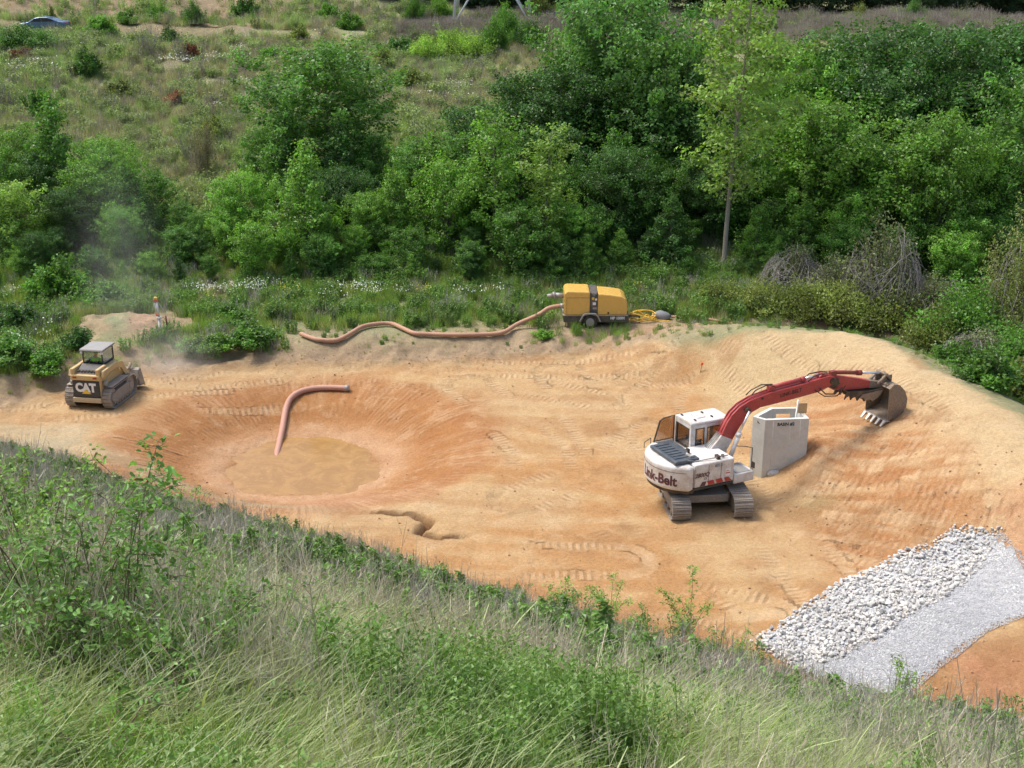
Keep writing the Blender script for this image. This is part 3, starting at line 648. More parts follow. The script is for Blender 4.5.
    MB().tube([(xc+.12, 2.0, 3.92), (xc+.12, 2.15, 4.08), (xc+.12, 2.6, 4.20), (xc+.12, 3.0, 4.12)], .022, 6).tube([(xc-.02, 1.85, 3.9), (xc-.02, 2.05, 4.06), (xc-.02, 2.5, 4.20), (xc-.02, 3.0, 4.14)], .022, 6).build('hydraulic_hose', 'grease', boom)
    MB().cyl((bx0-.1, 1.78, 3.42), (bx1+.12, 1.78, 3.42), .10, 14).build('boom_pin', 'grease', boom)
    MB().cyl((bx1, 2.45, 3.75), (bx1+.012, 2.45, 3.75), .055, 10).build('work_lamp', 'grease', boom)
    for s in (bx0-.22, bx1+.14):
        m = MB(); m.cyl((s+.04, 1.02, 1.62), (s+.04, 1.38, 2.62), .085, 14); m.cyl((s+.04, 1.34, 2.50), (s+.04, 1.40, 2.66), .10, 14); lc = m.build('boom_cylinder', 'white_paint', ex)
        MB().cyl((s+.04, 1.38, 2.62), (s+.04, 1.78, 3.42), .045, 12).build('piston_rod', 'chrome', lc)
    MB().box(bx0-.2, bx1+.2, .82, 1.12, 1.24, 1.66).build('cylinder_mount', 'white_paint', ex, .03)
    m = MB(); m.cyl((xc, 2.92, 4.04), (xc, 4.40, 4.14), .085, 14); m.cyl((xc, 4.25, 4.13), (xc, 4.42, 4.145), .10, 14); m.box(xc-.09, xc+.09, 2.80, 3.0, 3.88, 4.1); ac = m.build('arm_cylinder', 'red_paint', ex)
    MB().cyl((xc, 4.40, 4.14), (xc, 5.05, 4.19), .045, 12).build('piston_rod', 'chrome', ac)
    MB().tube([(xc+.12, 4.5, 4.05), (xc+.16, 4.7, 4.24), (xc+.14, 5.1, 4.28), (xc+.16, 5.5, 4.22)], .025, 6).tube([(xc-.1, 4.4, 4.05), (xc-.1, 4.7, 4.26), (xc-.08, 5.2, 4.28), (xc-.1, 5.55, 4.2)], .025, 6).build('hydraulic_hose', 'grease', boom)
    MB().tube([(bx1+.05, 5.0, 3.75), (bx1+.08, 5.25, 3.50), (bx1+.08, 5.7, 3.42), (bx1+.05, 6.05, 3.62)], .025, 6).tube([(bx1+.03, 4.8, 3.70), (bx1+.10, 5.2, 3.42), (bx1+.10, 5.8, 3.34), (bx1+.05, 6.2, 3.66)], .022, 6).build('hydraulic_hose', 'grease', boom)
    lettering('lettering', 'LINK-BELT', .21, 'decal_black', boom, lambda x, y: (bx1+.008, 3.72+x*.997+y*-.07, 3.76+y+x*.085), .004)
    # grease stains round the joint
    st = MB(); st.cyl((bx0-.05, 5.62, 3.92), (bx1+.03, 5.62, 3.92), .13, 14); st.build('joint_pin', 'grease', boom)
    # stick
    sx0, sx1 = -.10, .20
    P = [(5.02, 4.12), (5.15, 4.24), (5.62, 4.12), (6.3, 3.94), (7.55, 3.60), (8.12, 3.44), (8.14, 3.28), (7.4, 3.34), (6.3, 3.42), (5.75, 3.52), (5.45, 3.78)]
    s_ = MB(); s_.prism(P, 'x', sx0, sx1); stick = s_.build('stick', 'red_paint', ex, .018)
    # mud and grease stained end
    MB().prism([(7.50, 3.62), (8.13, 3.46), (8.15, 3.26), (7.46, 3.32)], 'x', sx0-.01, sx1+.01).build('stick_end', 'bucket_steel', stick, .015)
    for s in (sx0-.05, sx1+.012): MB().prism([(5.3, 4.10), (5.9, 4.0), (6.0, 3.75), (5.75, 3.58), (5.4, 3.72)], 'x', s, s+.04).build('joint_plate', 'grease', stick, .012)
    m = MB(); m.cyl((xc, 5.75, 4.20), (xc, 7.05, 3.98), .08, 14); m.cyl((xc, 6.9, 4.005), (xc, 7.08, 3.975), .105, 14); m.box(xc-.08, xc+.08, 5.6, 5.85, 4.05, 4.26); bc = m.build('bucket_cylinder', 'dark_red_paint', ex)
    MB().cyl((xc, 7.05, 3.98), (xc, 8.08, 3.82), .05, 12).build('piston_rod', 'chrome', bc)
    lk = MB()
    for s in (-.20, .26):
        lk.tube([(xc+s, 8.1, 3.82), (xc+s, 7.72, 3.50)], .05, 6)
        lk.tube([(xc+s*.8, 8.1, 3.86), (xc+s*.8, 8.40, 3.55)], .055, 6)
    lk.cyl((xc-.26, 8.1, 3.83), (xc+.32, 8.1, 3.83), .06, 10); lk.build('bucket_linkage', 'bucket_steel', ex)
    # bucket: curved shell between two cheeks, open towards the machine
    bw0, bw1 = -.55, .72
    sh = [(8.02, 3.36), (8.22, 3.52), (8.50, 3.46), (8.80, 3.18), (8.96, 2.82), (8.94, 2.50), (8.78, 2.28), (8.48, 2.12), (8.12, 2.06)]
    inn = [(8.12, 2.10), (8.46, 2.17), (8.74, 2.32), (8.88, 2.52), (8.90, 2.80), (8.75, 3.14), (8.47, 3.40), (8.22, 3.46), (8.06, 3.33)]
    m = MB(); m.prism(sh+inn, 'x', bw0+.03, bw1-.03); bucket = m.build('bucket', 'bucket_steel', ex, .006)
    for s in (bw0, bw1-.029): MB().prism(sh+[(8.06, 2.12), (8.05, 2.7)], 'x', s, s+.029).build('side_plate', 'bucket_steel', bucket, .006)
    MB().box(bw0-.012, bw1+.012, 8.02, 8.2, 2.02, 2.058).build('cutting_edge', 'worn_steel', bucket, .006)
    tm = MB(); tm.add([(-.055,0,-.035),(.055,0,-.035),(.055,0,.045),(-.055,0,.045),(-.035,-.24,-.02),(.035,-.24,-.02),(.035,-.24,.0),(-.035,-.24,.0)], [(0,1,2,3),(4,7,6,5),(0,4,5,1),(1,5,6,2),(2,6,7,3),(3,7,4,0)])
    tmm = tm.mesh('bucket_tooth', 'worn_steel')
    for k in range(5):
        o = link('bucket_tooth', tmm, bucket); o.location = (bw0+.09+k*(bw1-bw0-.18)/4, 8.03, 2.03); o.rotation_euler = (R(38), 0, 0); o.scale = (1.15, 1.15, 1.15)
    MB().cyl((bw0+.2, 8.16, 3.42), (bw1-.2, 8.16, 3.42), .09, 12).box(-.16, -.11, 8.02, 8.5, 3.3, 3.74).box(.21, .26, 8.02, 8.5, 3.3, 3.74).build('bucket_ear', 'bucket_steel', bucket, .01)
    # toothed thumb folded under the stick
    tp = [(8.0, 3.30), (7.3, 3.30), (6.75, 3.36), (6.42, 3.42), (6.22, 3.34), (6.16, 3.12), (6.26, 3.22), (6.40, 3.24), (6.46, 3.06), (6.56, 3.16), (6.70, 3.14), (6.78, 2.98), (6.88, 3.08), (7.02, 3.02), (7.12, 2.90), (7.22, 2.98), (7.36, 2.92), (7.46, 2.82), (7.62, 2.88), (7.84, 2.98)]
    th = MB(); th.prism(tp[::-1], 'x', -.28, -.22); th.prism(tp[::-1], 'x', .34, .40); th.prism([(7.95, 3.27), (7.3, 3.27), (6.75, 3.33), (6.42, 3.38), (6.45, 3.3), (7.2, 3.16), (7.8, 3.12)], 'x', -.219, .339); th.box(-.219, .339, 6.56, 6.66, 3.12, 3.3); th.box(-.219, .339, 7.1, 7.2, 3.0, 3.18)
    th.build('thumb', 'grease', ex, .006)
    MB().prism([(8.0, 3.25), (7.0, 3.22), (6.85, 3.10), (7.05, 3.06), (7.15, 2.94), (7.40, 2.95), (7.48, 2.86), (7.80, 3.0)], 'x', .402, .425).build('thumb_plate', 'bucket_steel', ex, .006)
    MB().tube([(1.22, 1.45, 1.46), (1.22, 1.45, 2.35), (1.15, 1.2, 2.42), (.9, 1.0, 2.38)], .016, 6).build('handrail', 'grease', ex)
    MB().tube([(1.25, 1.5, 1.46), (1.25, 1.5, 1.58)], .014, 5).box(1.16, 1.34, 1.49, 1.52, 1.58, 1.80).build('mirror', 'grease', ex)
    return ex
build_excavator()

# ------------------------------------------------------------------ precast concrete outlet box
def build_box():
    t = empty('outlet_box', (9.9, 43.5, 0), 0, 'grey precast concrete box half buried in orange soil beyond the excavator', 'concrete box')
    P = [(9.08, 43.35), (9.48, 42.98), (11.16, 43.14), (10.99, 44.34), (9.91, 44.29)]; P = [(x-9.9, y-43.5) for x, y in P]
    c = np.mean(P, 0); wt = .14
    def inset(P, d):
        n = len(P); out = []
        for i in range(n):
            p0, p1, p2 = np.array(P[i-1]), np.array(P[i]), np.array(P[(i+1) % n])
            a = (p1-p0)/np.linalg.norm(p1-p0); b = (p2-p1)/np.linalg.norm(p2-p1); na = np.array([-a[1], a[0]]); nb = np.array([-b[1], b[0]])
            m = na+nb; m /= np.linalg.norm(m); out.append(tuple(p1+m*d/max(.3, m.dot(na))))
        return out
    I = inset(P, wt); m = MB(); n = 5; Z0, Z1 = -.5, 2.42
    for i in range(n):
        j = (i+1) % n; q = [P[i], P[j], I[j], I[i]]
        if i == 3:      # back wall with a weir slot near its top
            def lp(a, b, t): return (a[0]*(1-t)+b[0]*t, a[1]*(1-t)+b[1]*t)
            for t0, t1, za, zb in ((0,.22,Z0,Z1), (.22,.82,Z0,1.98), (.22,.82,2.20,Z1), (.82,1,Z0,Z1)):
                m.prism([lp(P[i], P[j], t0), lp(P[i], P[j], t1), lp(I[i], I[j], t1), lp(I[i], I[j], t0)], 'z', za, zb)
        else: m.prism(q, 'z', Z0, Z1)
    w = m.build('box_wall', 'concrete', t)
    # small lifting recess on the narrow face, form seams and print on the long face
    a, b = Vector(P[1]+(0,)), Vector(P[2]+(0,)); d = (b-a).normalized(); nn = Vector((d.y, -d.x, 0))
    def on(x, y, off=.006): return a+d*x+nn*off+Vector((0, 0, y))
    for xx in (.32, .98, 1.36):
        s = MB(); p0, p1 = on(xx, .1, .0), on(xx, 2.40, .0); s.tube([p0, p1], .007, 4); s.build('form_seam', 'concrete', t)
    lettering('lettering', 'BASIN #2', .17, 'decal_black', t, lambda x, y: on(.80+x, 2.22+y), .007, 0, .95)
    k = MB(); k.add([on(.45, 2.05), on(1.1, 2.07), on(1.1, 2.11), on(.45, 2.09)], [(0,1,2,3)]); k.build('faded_strip', 'limestone', t)
    a2, b2 = Vector(P[0]+(0,)), Vector(P[1]+(0,)); d2 = (b2-a2).normalized(); n2 = Vector((d2.y, -d2.x, 0))
    s = MB(); s.add([a2+d2*.22+n2*.004+Vector((0,0,2.22)), a2+d2*.34+n2*.004+Vector((0,0,2.20)), a2+d2*.20+n2*.004+Vector((0,0,2.32))], [(0,1,2)]); s.build('lifting_slot', 'decal_black', t)
    sc = MB(); q0, q1 = Vector(P[2]+(0,)), Vector(P[3]+(0,)); 
    sc.prism([(P[2][0]-.40, P[2][1]+.55), (P[2][0]+.02, P[2][1]+.57), (P[2][0]+.02, P[2][1]+.60), (P[2][0]-.40, P[2][1]+.58)], 'z', 2.42, 2.82); sc.build('plywood_panel', 'wood_stake', t)
    p = MB(); p.tube([(9.9+.70, 43.5-.18, 1.0), (9.9+.90, 43.5+.10, 3.0)], .035, 8)
    o = p.build('survey_rod', 'pvc_white'); tag(o, 'white rod standing in the concrete box below the red boom', 'rod')
    r = MB(); r.ball((0, 0, 0), .24, 6, (1.2, .5, .7)); o = r.build('stone_slab', 'limestone_grey'); o.location = (9.95, 42.98, .22)
    tag(o, 'grey stone leaning against the foot of the concrete box', 'stone')
build_box()

# ------------------------------------------------------------------ track loader
def build_loader():
    bx, by = -18.25, 51.45
    ld = empty('track_loader', (bx, by, T(bx, by)), -R(9), 'dusty yellow crawler loader with square cab driving away at the left', 'loader')
    ld.scale = (.93, .90, .95)
    for s in (-1, 1): make_track(ld, s*.93, 0.1, 2.9, 1.02, .44, .17, 0, (0, 0), 1)
    MB().box(-.68, .68, -1.15, 1.2, .35, .6).build('undercarriage', 'track_steel', ld, .03)
    # fenders over the tracks
    b = MB(); b.prism([(-1.32, .62), (-1.32, 1.66), (-1.22, 1.74), (-.42, 1.86), (.75, 1.84), (.80, 1.35), (1.1, 1.2), (1.25, .62)], 'x', -.69, .69); body = b.build('body', 'yellow_paint', ld, .05, 3)
    MB().box(-.67, .67, -1.365, -1.322, .64, 1.43).build('rear_grille', 'black_paint', body, .02)
    MB().box(-.70, .70, -1.42, -1.2, .38, .60).build('rear_bumper', 'yellow_paint', body, .02)
    MB().box(-.72, .72, -1.40, -1.1, 1.44, 1.70).build('rear_hood', 'yellow_paint', body, .05, 3)
    hs = MB(); hs.add([(-.50, -1.26, 1.73), (.50, -1.26, 1.73), (.50, -.50, 1.98), (-.50, -.50, 1.98), (-.50, -1.26, 1.5), (.50, -1.26, 1.5), (.50, -.50, 1.5), (-.50, -.50, 1.5)], [(0,1,2,3),(4,5,1,0),(5,6,2,1),(6,7,3,2),(7,4,0,3)]); hs.build('radiator_guard', 'pump_frame', body, .02)
    for k in range(6): MB().box(-.46+k*.16, -.36+k*.16, -1.2, -.6, 1.80, 1.83).build('guard_slat', 'grease', body)
    for s in (-1, 1):
        MB().box(s*.50-.09, s*.50+.09, -1.425, -1.40, 1.55, 1.62).build('tail_light', 'tail_lamp', body)
        MB().box(s*.62-.09, s*.62+.09, -1.36, -.50, 1.42, 1.98).build('lift_tower', 'yellow_paint', ld, .04)
        a = MB(); sx = s*.80
        a.prism([(-1.28, 1.60), (-1.15, 1.86), (.25, 1.88), (.85, 1.74), (1.50, .85), (1.75, .55), (1.60, .42), (1.25, .70), (.66, 1.46), (.1, 1.64), (-1.0, 1.62)], 'x', sx-.065, sx+.065); a.build('lift_arm', 'yellow_paint', ld, .02)
        m = MB(); m.cyl((sx*.86, -1.0, 1.15), (sx*.86, .2, 1.55), .06, 10); lc = m.build('lift_cylinder', 'yellow_paint', ld); MB().cyl((sx*.86, .2, 1.55), (sx*.86, .6, 1.66), .035, 10).build('piston_rod', 'chrome', lc)
        MB().cyl((s*.70, -1.0, 1.24), (s*.90, -1.0, 1.24), .12, 12).build('final_drive', 'grey_metal', ld)
        MB().box(s*.93-.22, s*.93+.22, -1.05, .7, 1.06, 1.09).build('fender', 'track_steel', ld, .01)
    co, fs = text_mesh('CAT', .52, .022); 
    lettering('lettering', 'CAT', .55, 'decal_white', body, lambda x, y: (x-.02, -1.372, 1.08+y), .034, 0, .92)
    tr = MB(); tr.add([(-.24, -1.378, .80), (.24, -1.378, .80), (0, -1.378, 1.02)], [(0,1,2)]); tr.build('logo_triangle', 'decal_yellow', body)
    # open-sided cab with a roof, wire glass, posts
    cx0, cx1, cy0, cy1, z0, z1 = -.50, .50, -.42, .74, 1.87, 2.56
    c = MB(); p = .05
    for xx in (cx0, cx1-p):
        for yy in (cy0, cy1-p): c.box(xx, xx+p, yy, yy+p, z0, z1)
    c.box(cx0+p, cx1-p, cy0, cy0+p, z0, z0+.05); c.box(cx0+p, cx1-p, cy0, cy0+p, z1-.05, z1)
    for xx in (cx0, cx1-p): c.box(xx, xx+p, cy0+p, cy1-p, z1-.05, z1); c.box(xx, xx+p, cy0+p, cy1-p, z0, z0+.1)
    c.box(cx0, cx1, cy0+p, cy1-p, 1.865, 1.869)
    cab = c.build('cab', 'black_paint', ld, .008)
    MB().prism([(cy0-.10, z1+.003), (cy1+.10, z1+.003), (cy1+.06, z1+.09), (cy0-.06, z1+.09)], 'x', cx0-.08, cx1+.08).build('cab_roof', 'grey_metal', cab, .02)
    MB().box(cx0+p, cx1-p, cy0+.02, cy0+.028, z0+.052, z1-.052).build('window', 'clear_glass', cab)
    for xx in (cx0+.02, cx1-.028): MB().box(xx, xx+.008, cy0+p, cy1-p, z0+.102, z1-.052).build('window', 'clear_glass', cab)
    for s in (-1, 1): MB().box(s*.50-.05, s*.50+.05, cy0-.08, cy0-.02, 2.44, 2.54).build('work_lamp', 'decal_white', cab, .01)
    MB().box(-.25, .25, -.25, .2, 1.87, 1.90).box(-.22, .22, -.32, -.2, 1.87, 2.02).build('seat', 'seat_cloth', cab, .03)
    bk = MB(); bk.prism([(1.75, .20), (2.35, .08), (2.38, .12), (1.85, .26), (1.78, .50), (1.86, .92), (2.02, 1.02), (1.98, 1.06), (1.78, .98), (1.68, .60)], 'x', -1.16, 1.16); bucket = bk.build('bucket', 'track_steel', ld, .01)
    for s in (-1.16, 1.13): MB().prism([(1.70, .55), (1.75, .20), (2.36, .09), (2.02, 1.05), (1.78, .97)], 'x', s, s+.03).build('side_plate', 'track_steel', bucket)
    MB().tube([(0, 1.0, 1.2), (0, 1.75, .95)], .09, 8).tube([(0.7, 1.7, 1.0), (.72, 1.95, 1.28)], .07, 7).build('tilt_linkage', 'track_steel', ld)
    # operator seen from behind through the rear window
    pe = empty('person', (bx, by, T(bx, by)+.08), -R(9), 'operator in a bright green shirt seated in the yellow loader', 'person')
    pe.scale = (.93, .90, .95)
    def loft(name, mat, rings, parent):
        mb = MB()
        for pts, rad in rings: mb.tube(pts, rad, 10)
        return mb.build(name, mat, parent)
    # one continuous torso-hips-thighs mesh, arms rooted in the shoulders
    loft('body', 'skin', [([(0,-.10,1.58),(0,-.12,1.72),(0,-.12,1.9),(0,-.10,2.02),(0,-.09,2.08),(0,-.08,2.11),(0,-.07,2.14),(0,-.06,2.20),(0,-.06,2.27),(0,-.06,2.33),(0,-.06,2.36)], [.15,.15,.17,.17,.12,.06,.055,.085,.10,.085,.03]),
         ([(.17,-.1,2.0),(.24,-.05,1.85),(.25,.02,1.75),(.2,.22,1.74),(.16,.34,1.76)], [.06,.055,.05,.04,.035]), ([(-.17,-.1,2.0),(-.24,-.05,1.85),(-.25,.02,1.75),(-.2,.22,1.74),(-.16,.34,1.76)], [.06,.055,.05,.04,.035]),
         ([(.1,-.08,1.62),(.13,.2,1.64),(.14,.36,1.60),(.14,.40,1.3)], [.09,.085,.07,.05]), ([(-.1,-.08,1.62),(-.13,.2,1.64),(-.14,.36,1.60),(-.14,.40,1.3)], [.09,.085,.07,.05])], pe)
    loft('shirt', 'hivis_green', [([(0,-.11,1.60),(0,-.13,1.72),(0,-.13,1.9),(0,-.11,2.03),(0,-.10,2.09)], [.165,.17,.19,.185,.10]), ([(.16,-.1,2.02),(.25,-.05,1.84)], [.085,.075]), ([(-.16,-.1,2.02),(-.25,-.05,1.84)], [.085,.075])], pe)
    loft('cap', 'hivis_green', [([(0,-.06,2.27),(0,-.06,2.33),(0,-.06,2.38),(0,-.06,2.40)], [.108,.105,.07,.02])], pe)
build_loader()

# ------------------------------------------------------------------ trailer pump
def build_pump():
    p0 = hit(564, 327, .6); p1 = hit(626, 327, .6); z = T((p0.x+p1.x)/2, p0.y)
    sc = (p1.x-p0.x)/3.2
    t = empty('trailer_pump', ((p0.x+p1.x)/2, p0.y+.5, z-.04), 0, 'yellow enclosed pump trailer parked in grass before the trees', 'pump trailer')
    def can(name, P, yb, parent=t):
        return MB().prism(P, 'y', -yb, yb).build(name, 'pump_yellow', parent, .09, 4)
    can('front_canopy', [(-1.60, .68), (-.29, .68), (-.29, 1.90), (-.45, 1.92), (-1.46, 1.95), (-1.60, 1.84)], .78)
    can('rear_canopy', [(.09, .68), (1.60, .68), (1.60, 1.32), (1.52, 1.54), (1.30, 1.68), (.70, 1.77), (.09, 1.82)], .76)
    m = MB().box(-.285, .085, -.74, .74, .68, 1.87); cp = m.build('control_panel', 'pump_frame', t, .02)
    for k, (x0, z0, w, h, mt) in enumerate([(-.16, 1.68, .12, .1, 'decal_blue'), (-.20, 1.50, .12, .12, 'decal_yellow'), (-.04, 1.46, .1, .1, 'decal_white'), (-.16, 1.22, .16, .14, 'decal_white'), (-.15, 1.0, .2, .1, 'grey_metal'), (-.22, 1.78, .26, .08, 'grey_metal')]):
        MB().box(x0, x0+w, -.755, -.742, z0, z0+h).build('gauge', mt, cp)
    s = MB(); s.box(-1.585, -1.575, -.786, -.776, .74, 1.80); s.box(-1.49, -.30, -.786, -.778, 1.60, 1.615); s.box(-1.47, -1.46, -.786, -.778, .74, 1.60); s.build('door_seam', 'grease', t)
    MB().box(.60, .68, -.80, -.762, .76, .86).build('canopy_latch', 'grease', t)
    MB().box(-1.62, 1.70, -.72, .72, .30, .665).build('chassis', 'pump_frame', t, .03)
    MB().box(-1.66, 1.64, -.80, .80, .655, .70).build('chassis_rail', 'grey_metal', t, .01)
    lettering('lettering', 'HP 150M', .19, 'decal_white', t, lambda x, y: (1.12+x, -.724, .52+y), .012)
    for s_ in (-1, 1):
        w = MB(); w.tube([(-.28, s_*.70, .36), (-.28, s_*.72, .36), (-.28, s_*.88, .36), (-.28, s_*.90, .36)], [.30, .37, .37, .30], 22); wh = w.build('wheel', 'rubber', t)
        MB().tube([(-.28, s_*.895, .36), (-.28, s_*.905, .36), (-.28, s_*.912, .36)], [.22, .21, .12], 18).build('rim', 'grey_metal', wh)
        f = MB(); o_ = [(-.82, .42), (-.68, .72), (-.56, .84), (0, .84), (.12, .72), (.26, .42)]; i_ = [(.20, .42), (.07, .69), (-.03, .79), (-.53, .79), (-.63, .69), (-.76, .42)]
        f.prism((o_+i_)[::-1], 'y', s_*.90-.11, s_*.90+.05); f.build('fender', 'grey_metal', t, .008)
    MB().tube([(-1.60, 0, 1.50), (-2.05, 0, 1.52)], .14, 14).tube([(-2.02, 0, 1.52), (-2.12, 0, 1.50)], .2, 14).tube([(-2.1, 0, 1.5), (-2.45, 0, 1.48)], [.12, .10], 12).build('suction_pipe', 'grey_metal', t)
    MB().tube([(-1.6, -.3, 1.05), (-1.78, -.3, 1.05)], .14, 14).build('discharge_flange', 'grey_metal', t)
    MB().tube([(1.6, 0, .45), (2.35, 0, .42)], .05, 8).tube([(2.3, 0, .4), (2.3, 0, .05)], .035, 8).build('drawbar', 'pump_frame', t)
    MB().tube([(-1.5, -.5, .35), (-1.5, -.5, 0)], .03, 6).build('prop_stand', 'grey_metal', t)
    return t
PUMP = build_pump()
def smooth_path(P, n):
    P = [Vector(p) for p in P]; out = []
    for i in range(len(P)-1):
        a, b, c, d = P[max(i-1, 0)], P[i], P[i+1], P[min(i+2, len(P)-1)]
        for k in range(n):
            t = k/n; out.append(.5*((2*b)+(-a+c)*t+(2*a-5*b+4*c-d)*t*t+(-a+3*b-3*c+d)*t*t*t))
    return out+[P[-1]]
def hose(name, pts, r, mat, label, rib=.0, parent=None, cat='hose'):
    P = smooth_path(pts, 24); rr = [r*(1+(rib if k % 2 else 0)) for k in range(len(P))]
    o = MB().tube(P, rr, 12).build(name, mat, parent); tag(o, label, cat); return o
hp = []
for u, v in [(301,337),(310,340.5),(320,343),(336,343.5),(350,337),(362,330),(377,327),(392,327),(404,332),(415,336.5),(432,337.5),(460,338),(485,337.5),(503,335.5)]:
    h = hit(u, v, .5); hp.append((h.x, h.y, h.z+.17))
q = hit(518, 329, .5); hp.append((q.x, q.y, q.z+.28)); pl_ = PUMP.location
hp += [(pl_.x-2.9, pl_.y-.45, pl_.z+.62), (pl_.x-2.35, pl_.y-.35, pl_.z+.95), (pl_.x-1.78, pl_.y-.3, pl_.z+1.05)]
hose('discharge_hose', hp, .105, 'hose_pink', 'long pinkish hose snaking over the grass to the yellow pump', .06)
sp = []
for u, v, dz in [(346,391,.14),(333,390.5,.14),(316,391,.14),(302,394,.14),(292,400,.14),(287,409,.14),(284.5,420,.14),(282.5,432,.14),(280,444,.14),(277.5,455,.05),(276,462,-.1)]:
    h = hit(u, v, -.6); sp.append((h.x, h.y, max(h.z, PW-.1)+dz))
HOSE_XY = [(p[0], p[1]) for p in hp]
sh_ = hose('suction_hose', sp, .125, 'hose_red', 'dark red ribbed hose curving down into the muddy pool', .10)
MB().tube([Vector(sp[0])+Vector((-.05,0,0)), Vector(sp[0])+Vector((.16,0,.01))], .145, 14).build('coupling', 'grey_metal', sh_)
th_ = []
for u, v in [(663,317),(690,319),(712,321),(730,325),(752,328),(778,328)]:
    h = hit(u, v, .6); th_.append((h.x, h.y, h.z+.05))
hose('drain_pipe', th_, .09, 'hose_tan', 'tan pipe lying in the grass right of the yellow pump', 0, None, 'pipe')
# yellow hose coil, grey tarp
rnd = random.Random(5); c0 = hit(641, 321, .6); P = []
for k in range(34): a = k*.9; r = .30+.40*rnd.random(); P.append((c0.x+r*1.4*math.cos(a), c0.y+.8*r*math.sin(a), c0.z+.08+.38*rnd.random()))
P += [(c0.x+.9, c0.y-.2, c0.z+.1), (c0.x+1.5, c0.y-.3, c0.z+.08)]
o = MB().tube(smooth_path(P, 5), .026, 6).build('coiled_hose', 'yellow_hose'); tag(o, 'tangle of yellow orange hose at the hitch of the pump', 'hose')
def rock(name, mat, loc, size, seed, label, cat='rock', sub=14):
    rg = np.random.default_rng(seed); mb = MB(); mb.ball((0,0,0), 1, sub//2, (1,1,1)); v = np.array(mb.v)
    dirs = rg.normal(size=(9, 3)); dirs /= np.linalg.norm(dirs, axis=1)[:, None]
    for d in dirs:
        k = v@d; lim = rg.uniform(.55, .9); v -= np.maximum(k-lim, 0)[:, None]*d*.85
    mb.v = [tuple(p*np.array(size)) for p in v]; o = mb.build(name, mat); o.location = loc; tag(o, label, cat); return o
c1 = hit(662, 320, .6); rock('tarp_heap', 'grey_tarp', (c1.x, c1.y+.2, c1.z+.1), (.55, .4, .36), 17, 'grey tarp heaped in the grass beside the yellow hose tangle', 'tarp')
# marker posts with flagging
mk = hit(161, 337, .4); mm = empty('marker_post', (mk[0], mk[1], mk[2]+.15), 0, 'white pipe post topped with orange flagging before the earth heap', 'post')
mm.scale = (1.35, 1.35, 1.0)
MB().tube([(0,0,-.2),(0,0,.82)], .045, 8).build('lower_pipe', 'pvc_white', mm)
MB().tube([(0,0,.80),(0,0,.90)], .085, 10).build('pipe_collar', 'pvc_white', mm)
MB().tube([(0,0,.90),(-.03,0,1.72)], .04, 8).tube([(-.10,.02,1.0),(-.09,.02,1.68)], .03, 6).build('upper_pipe', 'pvc_white', mm)
MB().box(-.14, .03, -.05, .05, 1.68, 1.80).box(-.10, .02, -.055, .055, .96, 1.03).build('orange_tape', 'orange_tape', mm)
MB().box(-.11, .0, -.05, .05, 1.81, 1.90).build('post_cap', 'decal_yellow', mm)
MB().tube([(-.12,0,1.65),(-.26,.02,1.05)], .008, 4).tube([(.0,0,1.7),(.22,.02,1.15)], .008, 4).build('guy_string', 'pvc_white', mm)
sk = MB().tube([(.26,.02,.45),(.24,.02,.95)], .035, 6).build('red_stub', 'dark_red_paint', mm)
for (u, v, lb, nm) in [(418,446,None,None), (700,372,'small pink flagged stake on the tan slope behind the excavator','short'), (225,318,'small orange topped stake in weeds right of the marker post','s2')]:
    if lb is None: continue
    h = hit(u, v, .5); s = MB().box(-.02, .02, -.02, .02, -.1, .45).build('survey_stake', 'wood_stake'); s.location = h; s.rotation_euler = (.1, .15, .3)
    MB().box(-.05, .05, -.025, .025, .36, .48).build('stake_flag', 'orange_tape', s); tag(s, lb, 'stake')

# ------------------------------------------------------------------ riprap and gravel
def pebble_mesh(name, mat, seed, sub=4, flat=.7):
    rg = np.random.default_rng(seed); mb = MB(); mb.ball((0,0,0), .5, sub, (1,.8,flat)); v = np.array(mb.v)
    for _ in range(7):
        d = rg.normal(size=3); d /= np.linalg.norm(d); k = v@d; lim = rg.uniform(.15, .30); v -= np.maximum(k-lim, 0)[:, None]*d
    mb.v = [tuple(p) for p in v]; mb.s = [False]*len(mb.s); return mb.mesh(name, mat)
def uniform_in(P, n, rg, grow=0):
    xs = [p[0] for p in P]; ys = [p[1] for p in P]; out = []
    while len(out) < n:
        x = rg.uniform(min(xs)-grow, max(xs)+grow, 4000); y = rg.uniform(min(ys)-grow, max(ys)+grow, 4000)
        k = poly_sd(x, y, P) < grow; out += list(zip(x[k], y[k]))
    return np.array(out[:n])
rg = np.random.default_rng(7)
rip = empty('riprap_apron', (11.5, 33.5, T(11.5, 33.5)), 0, 'band of pale broken stone at the lower right beside the gravel', 'riprap')
sm = [pebble_mesh('stone', 'limestone' if k % 2 else 'limestone_grey', 40+k, 4) for k in range(8)]
pts = uniform_in(STONEP, 3200, rg, .12); pts = pts[np.argsort(np.hypot(pts[:,0], pts[:,1]))]
tz = terrain(pts[:,0], pts[:,1]); big = rg.random(len(pts)) < .14
order = [i for i in range(len(pts)) if big[i]][:300]; bs = set(order)
vv = []; ff = []; 
